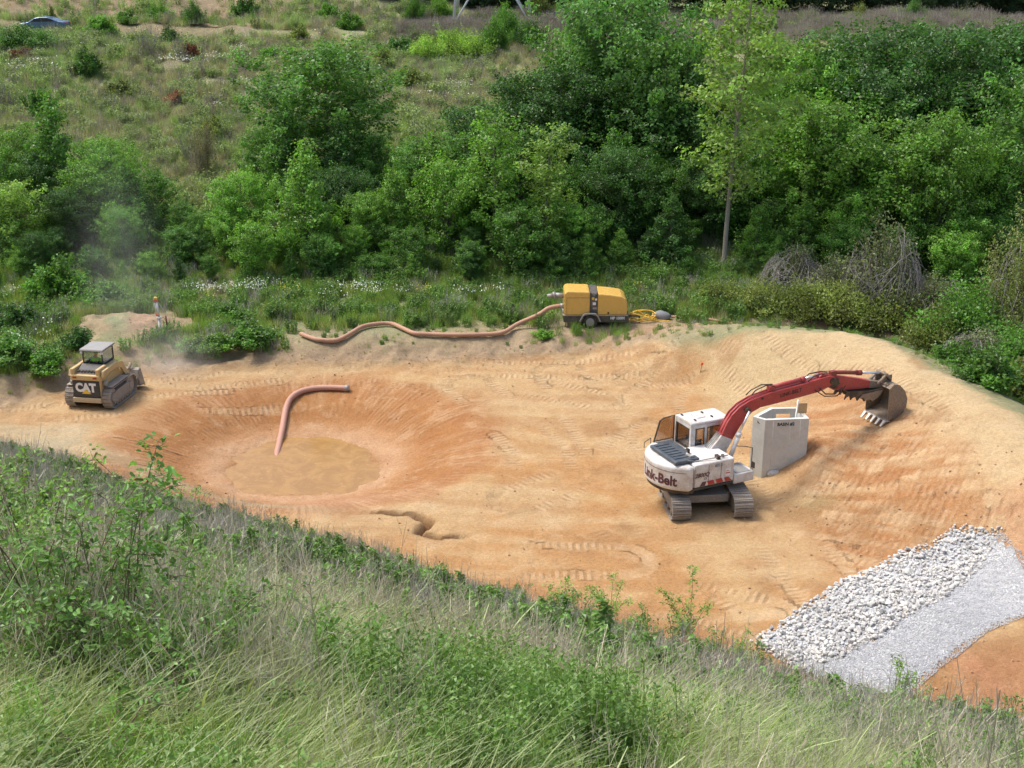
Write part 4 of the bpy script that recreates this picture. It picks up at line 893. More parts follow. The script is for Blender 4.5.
for i, (x, y) in enumerate(pts):
    s = rg.uniform(.17, .29) if big[i] else rg.uniform(.07, .18)
    e = rg.uniform(-1, 1, 3)*(.6, .6, 3.1); z = tz[i]+.03+.04*rg.random()+(.03 if big[i] else 0)
    m_ = Matrix.Translation((x, y, z)) @ Matrix.Rotation(e[2], 4, 'Z') @ Matrix.Rotation(e[0], 4, 'X') @ Matrix.Rotation(e[1], 4, 'Y') @ Matrix.Diagonal((s, s*rg.uniform(.7, 1.1), s*rg.uniform(.6, 1), 1))
    if i in bs:
        o = link('stone', sm[i % 8], rip); o.matrix_world = m_; o.matrix_local = rip.matrix_basis.inverted() @ m_
    else:
        me = sm[i % 8]; k0 = len(vv); vv += [tuple(m_ @ w.co) for w in me.vertices]; ff += [tuple(k0+j for j in p.vertices) for p in me.polygons]
mb = MB(); off = Vector(rip.location); mb.v = [tuple(Vector(p)-off) for p in vv]; mb.f = ff; mb.s = [False]*len(ff)
o = mb.build('small_stones', 'limestone', rip); o.data.materials.append(M('limestone_grey')); o.data.polygons.foreach_set('material_index', (np.arange(len(ff))//40 % 2).astype(np.int32)); o['kind'] = 'stuff'
# crushed gravel bed: sheet plus loose stone on it
def scatter(name, P, rot, scl, idx, protos, kind='stuff', colours=None):
    pc = bpy.data.collections.new(name+'_kinds')
    for i, pm in enumerate(protos):
        o = bpy.data.objects.new(name+'_kind', pm); pc.objects.link(o)
    m = bpy.data.meshes.new(name); m.vertices.add(len(P)); m.vertices.foreach_set('co', np.ascontiguousarray(P, np.float32).ravel())
    a = m.attributes.new('rot', 'FLOAT_VECTOR', 'POINT'); a.data.foreach_set('vector', np.ascontiguousarray(rot, np.float32).ravel())
    a = m.attributes.new('scl', 'FLOAT', 'POINT'); a.data.foreach_set('value', np.ascontiguousarray(scl, np.float32))
    a = m.attributes.new('kid', 'INT', 'POINT'); a.data.foreach_set('value', np.ascontiguousarray(idx, np.int32))
    o = link(name, m); o['kind'] = kind
    g = bpy.data.node_groups.new(name, 'GeometryNodeTree'); g.interface.new_socket('Geometry', in_out='INPUT', socket_type='NodeSocketGeometry'); g.interface.new_socket('Geometry', in_out='OUTPUT', socket_type='NodeSocketGeometry')
    gi = g.nodes.new('NodeGroupInput'); go = g.nodes.new('NodeGroupOutput'); ci = g.nodes.new('GeometryNodeCollectionInfo'); ip = g.nodes.new('GeometryNodeInstanceOnPoints')
    ci.inputs['Collection'].default_value = pc; ci.inputs['Separate Children'].default_value = True; ci.inputs['Reset Children'].default_value = True
    def attr(nm, ty):
        n = g.nodes.new('GeometryNodeInputNamedAttribute'); n.data_type = ty; n.inputs['Name'].default_value = nm; return next(s for s in n.outputs if s.enabled and s.name == 'Attribute')
    L = g.links.new; L(gi.outputs[0], ip.inputs['Points']); L(ci.outputs[0], ip.inputs['Instance']); ip.inputs['Pick Instance'].default_value = True
    L(attr('kid', 'INT'), ip.inputs['Instance Index']); L(attr('rot', 'FLOAT_VECTOR'), ip.inputs['Rotation']); L(attr('scl', 'FLOAT'), ip.inputs['Scale']); L(ip.outputs[0], go.inputs[0])
    md = o.modifiers.new('scatter', 'NODES'); md.node_group = g; return o
n = 26000; pts = uniform_in(GRAVP, n, rg, .12)
g_ = np.linspace(0, 1, 2)
xs = np.arange(6.5, 19, .12); ys = np.arange(27, 38, .12); AX, AY = np.meshgrid(xs, ys); sdv = poly_sd(AX, AY, GRAVP)+.35*(fbm(AX*1.6, AY*1.6, 81, 3)-.5); sds = poly_sd(AX, AY, STONEP)+.35*(fbm(AX*1.6, AY*1.6, 82, 3)-.5)
AZ = terrain(AX, AY)+.02; ii = np.arange(AX.size).reshape(AX.shape); pq = np.stack([ii[:-1,:-1], ii[:-1,1:], ii[1:,1:], ii[1:,:-1]], -1).reshape(-1, 4)
def gravel_mat():
    t = NT('gravel'); co = t.n('NewGeometry').outputs['Position']; n = t.n('TexVoronoi', Scale=22.0, Vector=co); n2 = t.noise(60, 4, co); n3 = t.noise(.9, 4, co)
    c = t.mix(t.ramp(n3, .4, .65), (.50,.505,.51,1), (.57,.57,.56,1)); c = t.mix(.6, c, t.n('RGBToBW', i0=n.outputs['Color']), 'SOFT_LIGHT'); c = t.mix(.5, c, t.mix(n2, (.1,.1,.1,1), (.9,.9,.9,1)), 'OVERLAY')
    p = t.n('BsdfPrincipled', Base__Color=c, Roughness=.95); t.put(p, 'Normal', t.n('Bump', Strength=1.0, Distance=.04, Height=n.outputs['Distance'])); t.put(t.out, 'Surface', p); return t.m
fm = np.minimum(sdv, sds).ravel()[pq].max(1) < 0
o = link('gravel_bed', np_mesh('gravel_bed', np.stack([AX, AY, AZ], -1).reshape(-1, 3), pq[fm], [gravel_mat()])); o['kind'] = 'structure'
gm = [pebble_mesh('pebble', 'gravel_grey', 90+k, 2) for k in range(4)]
scatter('loose_gravel', np.c_[pts, terrain(pts[:,0], pts[:,1])+.03], rg.uniform(-3, 3, (n, 3)), rg.uniform(.03, .065, n), rg.integers(0, 4, n), gm)
# clods of soil on the pad
n = 9000; P = np.c_[rg.uniform(-20, 17, n), rg.uniform(27, 62.5, n)]; pbd, _ = poly_dist(P[:,0], P[:,1], PADBACK)
k = (P[:,0]*BN[0]+P[:,1]*BN[1] > BD-1) & ((pbd > -1) | (np.hypot(P[:,0]+20, P[:,1]-60) < 3.6)) & (poly_sd(P[:,0], P[:,1], GRAVP) > 0) & (poly_sd(P[:,0], P[:,1], STONEP) > 0) & (np.hypot((P[:,0]-PIT_C[0])/8.4, (P[:,1]-PIT_C[1])/7.6) > .4)
wgt = .10+.9*np.exp(-((pbd/1.3)**2))+.25*(P[:,0] > 9.5)*(P[:,1] > 33)*(P[:,1] < 45)+1.2*np.exp(-(poly_sd(P[:,0], P[:,1], GRAVP)/.5)**2)+1.5*np.exp(-(((P[:,0]+20)/3)**2+((P[:,1]-60)/2.2)**2)); k &= rg.random(n) < wgt; P = P[k]
cm = [pebble_mesh('clod', 'clod', 120+k, 3, .8) for k in range(3)]
scatter('soil_clods', np.c_[P, terrain(P[:,0], P[:,1])+.01], rg.uniform(-3, 3, (len(P), 3)), rg.uniform(.25, .95, len(P))**2.5*.13+.03, rg.integers(0, 3, len(P)), cm)

# ------------------------------------------------------------------ parked car far up the hill
def build_car():
    x, y = -47.6, 131; h = T(x, y); L = 4.7
    t = empty('parked_car', (x, y, h+.02), 0, 'blue grey sedan on the track at the top left', 'car')
    side = [(-2.3, .42), (-2.32, .70), (-2.15, .86), (-1.45, .96), (-.75, 1.36), (-.2, 1.45), (.55, 1.44), (1.0, 1.30), (1.6, 1.06), (2.2, 1.0), (2.34, .78), (2.3, .40), (1.85, .28), (-1.9, .28)]
    MB().prism(side, 'y', -.88, .88).build('body', 'car_paint', t, .09, 3)
    for s in (-.885, .885):
        MB().prism([(-1.15, 1.0), (-.68, 1.32), (-.2, 1.39), (-.1, 1.39), (-.1, 1.0)], 'y', s-.006, s+.006).build('window', 'decal_black', t)
        MB().prism([(-.02, 1.0), (-.02, 1.39), (.5, 1.38), (.95, 1.25), (1.3, 1.05)], 'y', s-.006, s+.006).build('window', 'decal_black', t)
        for xx in (-1.42, 1.42):
            yy = .80 if s > 0 else -.80; w = MB().cyl((xx, yy-.10, .32), (xx, yy+.10, .32), .33, 18).build('wheel', 'rubber', t)
            MB().cyl((xx, yy-.115, .32), (xx, yy+.115, .32), .21, 14).build('rim', 'chrome', w)
    for s in (-.6, .6): MB().box(-2.33, -2.2, s-.18, s+.18, .66, .80).build('headlight', 'decal_white', t); MB().box(2.22, 2.35, s-.2, s+.2, .78, .92).build('tail_light', 'tail_lamp', t)
build_car()
# lattice tower beyond the brow of the hill
def build_tower():
    xl, xr = (457-512)/F*143.5*1.0, (530-512)/F*143.5; xc = (xl+xr)/2; y = 144; b = (xr-xl)/2; zb = T(xc, y)-.1; Hh = 34
    t = empty('lattice_tower', (xc, y, zb), 0, 'pale steel lattice tower legs at the top of the hill', 'tower')
    def corner(sx, sy, z): k = 1-z/Hh*.82; return Vector((sx*b*k, sy*b*k, z))
    for sx in (-1, 1):
        for sy in (-1, 1): MB().tube([corner(sx, sy, 0), corner(sx, sy, Hh)], .22, 4).build('leg', 'tower_steel', t)
    zs = [0, 7, 13, 18, 22, 26, 29.5, 32.5, Hh]
    for a, c in zip(zs[:-1], zs[1:]):
        for (s0, s1) in (((-1,-1),(1,-1)), ((1,-1),(1,1)), ((1,1),(-1,1)), ((-1,1),(-1,-1))):
            if a == 0:
                mid = (corner(*s0, c)+corner(*s1, c))/2
                for s in (s0, s1): MB().tube([corner(*s, 0), mid], .12, 4).build('brace', 'tower_steel', t); MB().tube([corner(*s, 3.5), (corner(*s, 0)*.5+mid*.5)], .04, 4).build('brace', 'tower_steel', t)
            else: MB().tube([corner(*s0, a), corner(*s1, c)], .06, 4).build('brace', 'tower_steel', t); MB().tube([corner(*s1, a), corner(*s0, c)], .06, 4).build('brace', 'tower_steel', t)
            MB().tube([corner(*s0, c), corner(*s1, c)], .06, 4).build('brace', 'tower_steel', t)
    for z in (24, 29): MB().tube([(-6, 0, z), (0, 0, z+.6), (6, 0, z)], .15, 4).build('cross_arm', 'tower_steel', t)
build_tower()
# ------------------------------------------------------------------ vegetation geometry
def leaf_quads(C, N, L, Wd, rg, fold=.15):
    """rhombic leaves at centres C with normals N"""
    n = len(C); N = N/np.linalg.norm(N, axis=1)[:, None]
    r = rg.normal(size=(n, 3)); A = np.cross(N, r); A /= np.linalg.norm(A, axis=1)[:, None]; B = np.cross(N, A)
    L = np.asarray(L).reshape(-1, 1)*np.ones((n, 1)); Wd = np.asarray(Wd).reshape(-1, 1)*np.ones((n, 1))
    v = np.stack([C-A*L*.5, C+B*Wd*.5+N*L*fold, C+A*L*.5-N*L*fold, C-B*Wd*.5+N*L*fold], 1).reshape(-1, 3)
    return v, np.arange(4*n).reshape(n, 4)
def tube_np(mb, P, r0, r1, n=5): 
    m = len(P); mb.tube(P, [r0+(r1-r0)*i/(m-1) for i in range(m)], n, False)
ENV = {
 'round': lambda t: np.sin(np.pi*np.clip(t*.86+.14, 0, 1))**.55,
 'cone':  lambda t: (1-t)**.75*.98+.06,
 'oval':  lambda t: np.sin(np.pi*np.clip(t*.8+.16, 0, 1))**.8,
 'loose': lambda t: np.sin(np.pi*np.clip(t*.75+.12, 0, 1))**.7,
 'mound': lambda t: np.sqrt(np.clip(1-t*t*.98, 0, 1)),
}
def make_tree_meshes(seed, H, Rr, env, n_br, per, leaf, base=.06, flat=.45, spray=.16, bark='bark', tr=.14, gap=0.0, up=.25, asp=.75, wig=.0):
    rg = np.random.default_rng(seed); tb = MB(); e = ENV[env]
    lean = rg.uniform(-.03, .03, 2)*H
    def axis(t): return np.array([lean[0]*t*t+.10*math.sin(5*t+seed), lean[1]*t*t+.10*math.cos(4*t+seed), H*t])
    tube_np(tb, [axis(t)-(np.array([0,0,.3]) if t == 0 else 0) for t in np.linspace(0, .97, 9)], tr, .025, 7)
    lob = rg.uniform(0, 6.28, 4); CC = []; NN = []; TT = []; SZ = []
    for i in range(n_br):
        t = base+(1-base)*((i+.5)/n_br)**(.9); a = i*2.39996+rg.normal()*.35
        rr = Rr*float(e(np.array((t-base)/(1-base))))*(.92+.16*math.sin(2*a+lob[0])+.24*math.sin(3*a+lob[1]+9*t)+.18*math.sin(5*a+lob[2]-13*t)+rg.normal()*.14)
        if rg.random() < gap: rr *= .55
        rr = max(rr, .25); rise = up*rr*(1-.25*t)*rg.uniform(.6, 1.3)+.1; o = axis(max(t-.04, .03)*.97); d = np.array([math.cos(a), math.sin(a), 0])
        tip = o+d*rr+np.array([0, 0, rise]); mid = o+d*rr*.5+np.array([0, 0, rise*.7])
        tube_np(tb, [o, mid, tip], max(.012, tr*.32*(1-t*.7)), .008, 4)
        k = max(3, int(per*(rr/Rr)**1.2*(.7+.6*rg.random()))); nc = max(2, int(3+4*rr/Rr)); ct = .5+.5*rg.normal()*.35
        for j in range(nc):
            s = rg.uniform(.35, 1.05) if j else 1.0; c = o*(1-s)**2+2*mid*s*(1-s)+tip*s*s if s <= 1 else tip+d*.05*rr
            side = np.array([-d[1], d[0], 0])*rg.normal()*.30*rr*.6; c = c+side+np.array([0,0,rg.normal()*.05*rr])
            rc = spray*Rr*(.75+.6*rg.random()); m = max(2, k//nc)
            u = rg.normal(size=(m, 3)); u /= np.linalg.norm(u, axis=1)[:, None]; u *= (rg.random((m, 1))**.4)*rc; u[:, 2] *= flat
            # droop at the outer edge
            u[:, 0] += d[0]*.35*u[:, 2]; u[:, 1] += d[1]*.35*u[:, 2]
            CC.append(c+u); nn = np.array([0,0,.55])+.9*(u/rc)+.55*d+rg.normal(size=(m, 3))*.50; NN.append(nn)
            TT.append(np.clip(.5+.22*rg.normal()+rg.normal(size=m)*.16, 0, 1)); SZ.append(leaf*rg.uniform(.65, 1.3, m))
    C = np.concatenate(CC); N = np.concatenate(NN); Tn = np.concatenate(TT); sz = np.concatenate(SZ)
    v, f = leaf_quads(C, N, sz, sz*asp, rg)
    crown = np_mesh('crown', v, f, ['leaf'], False, np.repeat(Tn, 4))
    return tb.mesh('trunk', bark), crown, H, Rr
rs = 1.0
KIND = {
 'broad':  [make_tree_meshes(s, 12, 4.0, 'round', 170, 170, .22, .06, 1.25, .125, up=.75) for s in (1, 2, 3)],
 'conic':  [make_tree_meshes(s, 9, 2.3, 'cone', 110, 150, .20, .03, 1.2, .16, up=.5) for s in (11, 12)],
 'oval':   [make_tree_meshes(s, 10, 2.6, 'oval', 130, 140, .20, .04, 1.35, .15, up=.85) for s in (21, 22)],
 'young':  [make_tree_meshes(s, 7, 2.4, 'round', 85, 160, .19, .02, 1.2, .16, 'bark', .08, up=.8) for s in (31, 32)],
 'tall':   [make_tree_meshes(41, 16, 2.7, 'loose', 100, 110, .22, .26, .9, .17, 'pale_bark', .13, .5, .6)],
 'slim':   [make_tree_meshes(s, 10, 1.5, 'loose', 70, 100, .18, .12, 1.2, .24, 'pale_bark', .06, .3, .9) for s in (51, 52)],
}
def plant_tree(kind, u, y, vtop, width=None, col=(.06,.13,.03), label='', cat='tree', group='trees at the edge of the field', name=None, var=0, zoff=0):
    """u: bearing, y: distance, vtop: where its top should reach, width in metres"""
    x = (u-512)/F*(y*CP+HC*SP); 
    for _ in range(3): z = T(x, y); d = y*CP-(z-HC)*SP; x = (u-512)/F*(y*CP-(z+4-HC)*SP)
    k = (384-vtop)/F; w = (-SP+k*CP)/(CP+k*SP); h = HC+w*y-z
    tm, cm_, H, Rr = KIND[kind][var % len(KIND[kind])]
    t = empty(name or {'slim': 'slender_tree', 'conic': 'conical_tree'}.get(kind, 'broadleaf_tree'), (x, y, z+zoff), prnd.uniform(0, 6.28), label, cat, group)
    s = h/H; wx = min(width/2/Rr, s*(1.12 if h < 8 else 1.5)) if width else s; t.scale = (wx, wx, s)
    a = link('trunk', tm, t); b = link('crown', cm_, t); j = prnd.uniform(.9, 1.12); b.color = (col[0]*j, col[1]*j, col[2]*j, 1); return t
prnd = random.Random(11)
DK = (.072,.165,.034); MD = (.118,.250,.042); LT = (.180,.340,.055); YG = (.26,.40,.085); BL = (.118,.245,.056)
TREES = [ # kind, u, y, vtop, width, colour, var, label
 ('conic', 55, 80, 88, 4.5, MD, 0, 'feathery spire rising highest at the left end of the tree line'),
 ('broad', 14, 82, 128, 7, LT, 1, 'light green tree at the left edge of the picture, behind the dark bushes'),
 ('broad', 102, 79, 138, 7.5, LT, 2, 'spreading light green tree between the feathery spire and the dust'),
 ('oval', 152, 77, 168, 6.0, MD, 0, 'rounded mid green tree at the left side of the dust plume'),
 ('young', 10, 73, 182, 5.0, YG, 0, 'rounded yellow green small tree low at the left edge'),
 ('broad', 62, 74, 188, 7.0, DK, 0, 'dark thick tree below the feathery spire'),
 ('broad', 118, 72, 206, 6.5, MD, 1, 'dense low tree behind the yellow loader'),
 ('broad', 30, 69.5, 232, 5.0, DK, 2, 'dark low tree at the far left by the weeds'),
 ('young', 176, 71, 226, 4.5, BL, 1, 'bluish tree veiled by dust behind the marker post'),
 ('young', 150, 68.5, 262, 2.6, LT, 0, 'pale sapling just behind the marker post'),
 ('oval', 205, 76, 208, 4.5, MD, 1, 'dusty tree right of the plume below the open field'),
 ('broad', 325, 86, 46, 11.5, MD, 1, 'largest round tree of the left half, standing against the open field'),
 ('oval', 262, 83, 128, 7.0, MD, 0, 'left shoulder tree of the largest round tree'),
 ('oval', 372, 83, 132, 6.0, MD, 1, 'right shoulder tree of the largest round tree'),
 ('conic', 305, 71.5, 136, 5.6, LT, 0, 'pale conical tree in front of the largest round tree'),
 ('broad', 240, 74, 172, 6.5, LT, 0, 'bright layered tree left of the pale conical tree'),
 ('young', 250, 69, 222, 3.6, LT, 1, 'small bright tree low in front left of the pale conical tree'),
 ('broad', 366, 73, 192, 6.5, LT, 2, 'tree with reddish tips right of the pale conical tree'),
 ('oval', 415, 77, 138, 6.0, MD, 0, 'mid green tree left of the middle of the picture'),
 ('oval', 448, 73, 158, 5.0, LT, 1, 'light oval tree above the pinkish hose'),
 ('young', 410, 70, 228, 4.0, MD, 0, 'low full tree above the bend of the pinkish hose'),
 ('broad', 482, 80, 104, 6.5, DK, 0, 'dark tree with its top at the field edge left of the tall group'),
 ('slim', 497, 72, 112, 3.2, LT, 0, 'slender light tree left of the yellow pump'),
 ('slim', 548, 71, 128, 3.2, YG, 1, 'slender light tree with pale stem over the pump outlet pipe'),
 ('young', 520, 69.5, 205, 4.2, MD, 1, 'low leafy tree over the end of the pinkish hose'),
 ('broad', 556, 82, 66, 7.5, DK, 2, 'dark broad tree of the tall group in the middle'),
 ('broad', 622, 84, -12, 9.5, BL, 1, 'tallest broad tree of the middle group, reaching the top of the picture'),
 ('broad', 622, 74, 146, 8.2, DK, 0, 'very dark dense tree directly behind the yellow pump'),
 ('oval', 682, 80, 62, 6.0, DK, 1, 'dark tree just left of the tall pale stemmed tree'),
 ('tall', 730, 71, -45, 6.6, YG, 0, 'tall yellow green tree with bare pale trunk right of the pump'),
 ('oval', 768, 79, 96, 5.0, LT, 0, 'light tree right of the bare pale trunk'),
 ('broad', 792, 83, 44, 6.5, LT, 2, 'light high tree left of the dark ridge of crowns'),
 ('young', 775, 73.5, 198, 6.0, MD, 1, 'low spreading tree at the foot of the bare pale trunk'),
 ('young', 688, 73.5, 218, 4.5, MD, 0, 'low shaded tree between the pump and the bare pale trunk'),
 ('oval', 828, 74, 98, 5.8, LT, 1, 'bright full tree in front of the dark ridge of crowns'),
 ('broad', 862, 84, 30, 9.0, DK, 1, 'dark broad crown, left one of the dark ridge'),
 ('broad', 938, 85, 24, 9.0, DK, 2, 'dark broad crown, middle one of the dark ridge'),
 ('broad', 1008, 84, 22, 9.0, DK, 0, 'dark broad crown at the upper right edge'),
 ('slim', 908, 71, 118, 4.2, LT, 0, 'bright slim tree above the grey vine heap'),
 ('oval', 940, 70, 112, 4.4, LT, 0, 'bright oval tree right of the slim tree above the grey vine heap'),
 ('oval', 1020, 72, 80, 5.6, MD, 1, 'light feathery tree at the right edge below the dark crowns'),
 ('broad', 985, 76, 130, 6.0, DK, 1, 'dark recessed tree behind the bright oval tree'),
 ('broad', 885, 76, 140, 6.5, DK, 2, 'dark recessed tree left of the bright slim tree'),
 ('young', 850, 69, 222, 4.0, MD, 0, 'low green tree left of the grey vine heap'),
 ('young', 960, 67, 232, 4.0, LT, 1, 'low bright tree over the right hand thicket'),
 ('broad', 1075, 76, 60, 8, MD, 1, 'tree at the right margin, mostly outside the picture'),
 ('broad', -45, 76, 130, 8, MD, 1, 'tree at the left margin, mostly outside the picture'),
 ('oval', 650, 71, 235, 3.8, DK, 0, 'small dark tree over the tail of the pump'),
 ('oval', 585, 71, 215, 4.0, DK, 1, 'small dark tree over the front canopy of the pump'),
 ('young', 470, 69, 242, 3.6, MD, 1, 'low bushy tree over the straight run of the pinkish hose'),
 ('young', 320, 69, 245, 4.4, DK, 0, 'low dark bushy tree over the start of the pinkish hose'),
 ('young', 365, 69, 255, 3.6, MD, 1, 'low bushy tree over the hump of the pinkish hose'),
 ('young', 205, 69, 255, 4.0, MD, 0, 'low bushy tree right of the marker post'),
 ('oval', 180, 75, 200, 5.5, MD, 0, 'dusty tree directly right of the dust plume'),
 ('broad', 200, 74, 212, 6.0, MD, 1, 'low spreading tree below the open field right of the plume'),
 ('young', 192, 71, 236, 4.5, DK, 0, 'dark bushy tree behind the bright pad edge bush'),
 ('oval', 222, 72, 208, 5.0, LT, 1, 'bright narrow tree left of the bright layered tree'),
 ('young', 88, 68.5, 250, 4.2, DK, 1, 'low dark bushy tree over the roof of the yellow loader'),
 ('young', 560, 69, 240, 4.2, DK, 1, 'low dark bushy tree beside the outlet pipe of the pump'),
 ('young', 745, 73, 240, 4.5, DK, 0, 'low dark bushy tree at the foot of the pale trunk'),
 ('young', 805, 69, 246, 4.5, DK, 1, 'low dark bushy tree over the bramble bank'),
 ('young', 1015, 68, 225, 5, DK, 1, 'low dark bushy tree at the right edge of the thicket'),
 ('young', 900, 69, 236, 5, DK, 1, 'low dark bushy tree behind the grey vine heap'),
 ('oval', 40, 78, 150, 5.0, DK, 1, 'dark narrow tree right under the feathery spire'),
 ('oval', 85, 76, 160, 4.6, LT, 0, 'light narrow tree right of the feathery spire'),
 ('conic', 128, 75, 158, 4.2, MD, 1, 'pointed tree left of the dust plume'),
 ('conic', 225, 74, 182, 4.0, MD, 0, 'pointed tree left of the bright layered tree'),
 ('conic', 285, 80, 100, 5.0, MD, 1, 'pointed crown on the left flank of the largest round tree'),
 ('oval', 345, 76, 165, 4.6, DK, 1, 'narrow dark tree between the pale conical tree and the reddish tipped one'),
 ('conic', 395, 73.5, 165, 4.0, LT, 1, 'pointed bright tree right of the reddish tipped tree'),
 ('conic', 432, 76, 128, 4.4, LT, 0, 'pointed light tree left of the oval light one'),
 ('oval', 465, 76, 132, 4.4, MD, 1, 'narrow tree right of the oval light one'),
 ('conic', 520, 75, 118, 4.2, MD, 1, 'pointed tree between the two slender light trees'),
 ('oval', 515, 83, 80, 5.0, DK, 0, 'dark narrow tree at the left end of the tall group'),
 ('oval', 585, 80, 70, 5.0, DK, 1, 'dark narrow tree in the middle of the tall group'),
 ('oval', 590, 84, 22, 5.5, MD, 0, 'narrow tree at the left side of the tallest broad tree'),
 ('oval', 660, 80, 35, 5.5, MD, 1, 'narrow tree at the right side of the tallest broad tree'),
 ('conic', 700, 77, 110, 4.4, DK, 0, 'pointed dark tree just left of the pale trunk'),
 ('conic', 752, 75, 140, 4.4, MD, 1, 'pointed tree just right of the pale trunk'),
 ('conic', 806, 74, 112, 4.2, LT, 0, 'pointed bright tree left of the bright full tree'),
 ('conic', 852, 73, 128, 4.2, LT, 1, 'pointed bright tree right of the bright full tree'),
 ('oval', 835, 82, 52, 5.5, MD, 0, 'narrow tree at the left end of the dark ridge'),
 ('conic', 880, 72.5, 150, 4.0, MD, 0, 'pointed tree above the large grey vine heap'),
 ('conic', 925, 74, 128, 4.2, MD, 1, 'pointed tree between the two bright trees over the vine heap'),
 ('conic', 968, 72, 138, 4.2, LT, 0, 'pointed bright tree right of the bright oval tree'),
 ('conic', 1000, 71, 150, 4.2, MD, 1, 'pointed tree by the right edge above the thicket'),
 ('oval', 975, 80, 70, 5.5, DK, 1, 'narrow dark tree between the two right hand dark crowns'),
 ('oval', 905, 80, 66, 5.5, DK, 0, 'narrow dark tree between the two left hand dark crowns'),
]
for kd, u, y, vt, w, c, vr, lb in TREES: plant_tree(kd, u, y, vt, w, c, lb, 'tree', 'trees along the edge of the field', None, vr)

SKY_U = [-60, 0, 55, 110, 200, 240, 300, 325, 370, 420, 480, 560, 620, 690, 760, 830, 900, 1090]; SKY_V = [160, 165, 140, 165, 200, 180, 120, 95, 150, 170, 130, 100, 60, 95, 100, 85, 75, 65]
MARKS = [(0, 'the left edge'), (45, 'the flowering bush'), (95, 'the yellow loader'), (160, 'the marker post'), (228, 'the white flowers'), (303, 'the free end of the hose'), (375, 'the hump of the hose'), (450, 'the straight run of the hose'), (525, 'the rising end of the hose'), (592, 'the yellow pump'), (660, 'the grey tarp'), (730, 'the bare pale trunk'), (795, 'the pale brambles'), (850, 'the mound top'), (885, 'the vine heap'), (945, 'the low thicket'), (1010, 'the yellowish right hand bush')]
for row, (yy, f0, step, cl) in enumerate([(80, .10, 34, (0, 1)), (76, .38, 30, (0, 1)), (71.5, .62, 27, (1, 2, 0)), (69.3, .80, 29, (1, 0, 2))]):
    u = -50+row*9
    while u < 1090:
        sv_ = float(np.interp(u, SKY_U, SKY_V)); vt = sv_+(285-sv_)*min(max(f0+prnd.uniform(-.12, .12), .02), .9); kd = prnd.choice(['conic', 'oval', 'conic', 'young'] if row > 1 else ['conic', 'oval', 'broad'])
        if not (706 < u < 752 and row > 1):
            ci = prnd.choice(cl); mu, mn = min(MARKS, key=lambda m: abs(m[0]-u)); rel = 'straight behind' if abs(mu-u) < 11 else ('left of' if u < mu else 'right of')
            lb = '%s %s tree, %s row, %s %s' % (('dark', 'mid green', 'bright')[ci], {'conic': 'pointed', 'oval': 'narrow', 'broad': 'spreading', 'young': 'bushy'}[kd], ('back', 'middle', 'front', 'lowest')[row], rel, mn)
            plant_tree(kd, u, yy+prnd.uniform(-1, 1), vt, 9, (DK, MD, LT)[ci], lb, 'tree', 'trees filling the tree belt', None, prnd.randrange(3))
        u += step*prnd.uniform(.75, 1.25)

# shrubs ------------------------------------------------------------
def make_shrub(seed, Rr, H, n_st, per, leaf, tangle=0, flat=.8, asp=.7, stem='twig', dome=True):
    rg = np.random.default_rng(seed); tb = MB(); CC = []; NN = []; TT = []; SZ = []
    for i in range(n_st):
        a = i*2.4+rg.normal()*.4; q = math.sqrt((i+.5)/n_st); r = Rr*q*(1+.22*math.sin(3*a+seed)+.25*rg.normal()); zt = H*(math.sqrt(max(0.05, 1-.8*q*q)))*rg.uniform(.45, 1.2)*(1+.2*math.sin(2*a+seed*1.7))
        b = np.array([math.cos(a)*r*.35, math.sin(a)*r*.35, -.05]); tip = np.array([math.cos(a)*r, math.sin(a)*r, zt]); mid = (b+tip)/2+np.array([0, 0, zt*.22])
        tube_np(tb, [b, mid, tip], .018, .006, 4); m = per
        s = rg.random((m, 1))**.55; c = b*(1-s)**2+2*mid*s*(1-s)+tip*s*s; sp = Rr*.17; c = c+rg.normal(size=(m, 3))*sp*np.array([1, 1, flat])*.8
        CC.append(c); NN.append(np.array([0,0,.9])+rg.normal(size=(m, 3))*.6); TT.append(np.clip(.5+.2*rg.normal()+rg.normal(size=m)*.18, 0, 1)); SZ.append(leaf*rg.uniform(.6, 1.3, m))
    C = np.concatenate(CC); C[:, 2] = np.abs(C[:, 2]); v, f = leaf_quads(C, np.concatenate(NN), np.concatenate(SZ), np.concatenate(SZ)*asp, rg)
    fol = np_mesh('foliage', v, f, ['leaf'], False, np.repeat(np.concatenate(TT), 4)); tg = None
    if tangle:
        t2 = MB()
        for _ in range(tangle):
            a = rg.uniform(0, 6.28); q = rg.random()**.5; bump = 1+.22*math.sin(3*a+seed)+.15*math.sin(5*a); p = np.array([math.cos(a)*Rr*q, math.sin(a)*Rr*q, H*math.sqrt(1-.8*q*q)*bump*rg.uniform(.75, 1.0)]); a2 = a+rg.normal()*1.1; P = [p]
            for s in range(1, 6):
                qq = min(q+s*.16*(1-q*.3), 1.12); zz = H*math.sqrt(max(0, 1-.8*min(qq, 1.1)**2))*bump*rg.uniform(.6, 1.02); aa = a+(a2-a)*s/5; P.append(np.array([math.cos(aa)*Rr*qq, math.sin(aa)*Rr*qq, zz]))
            tube_np(t2, P, .014, .006, 3)
        tg = t2.mesh('vine', 'grey_twig')
    return tb.mesh('stem', stem), fol, tg, Rr, H
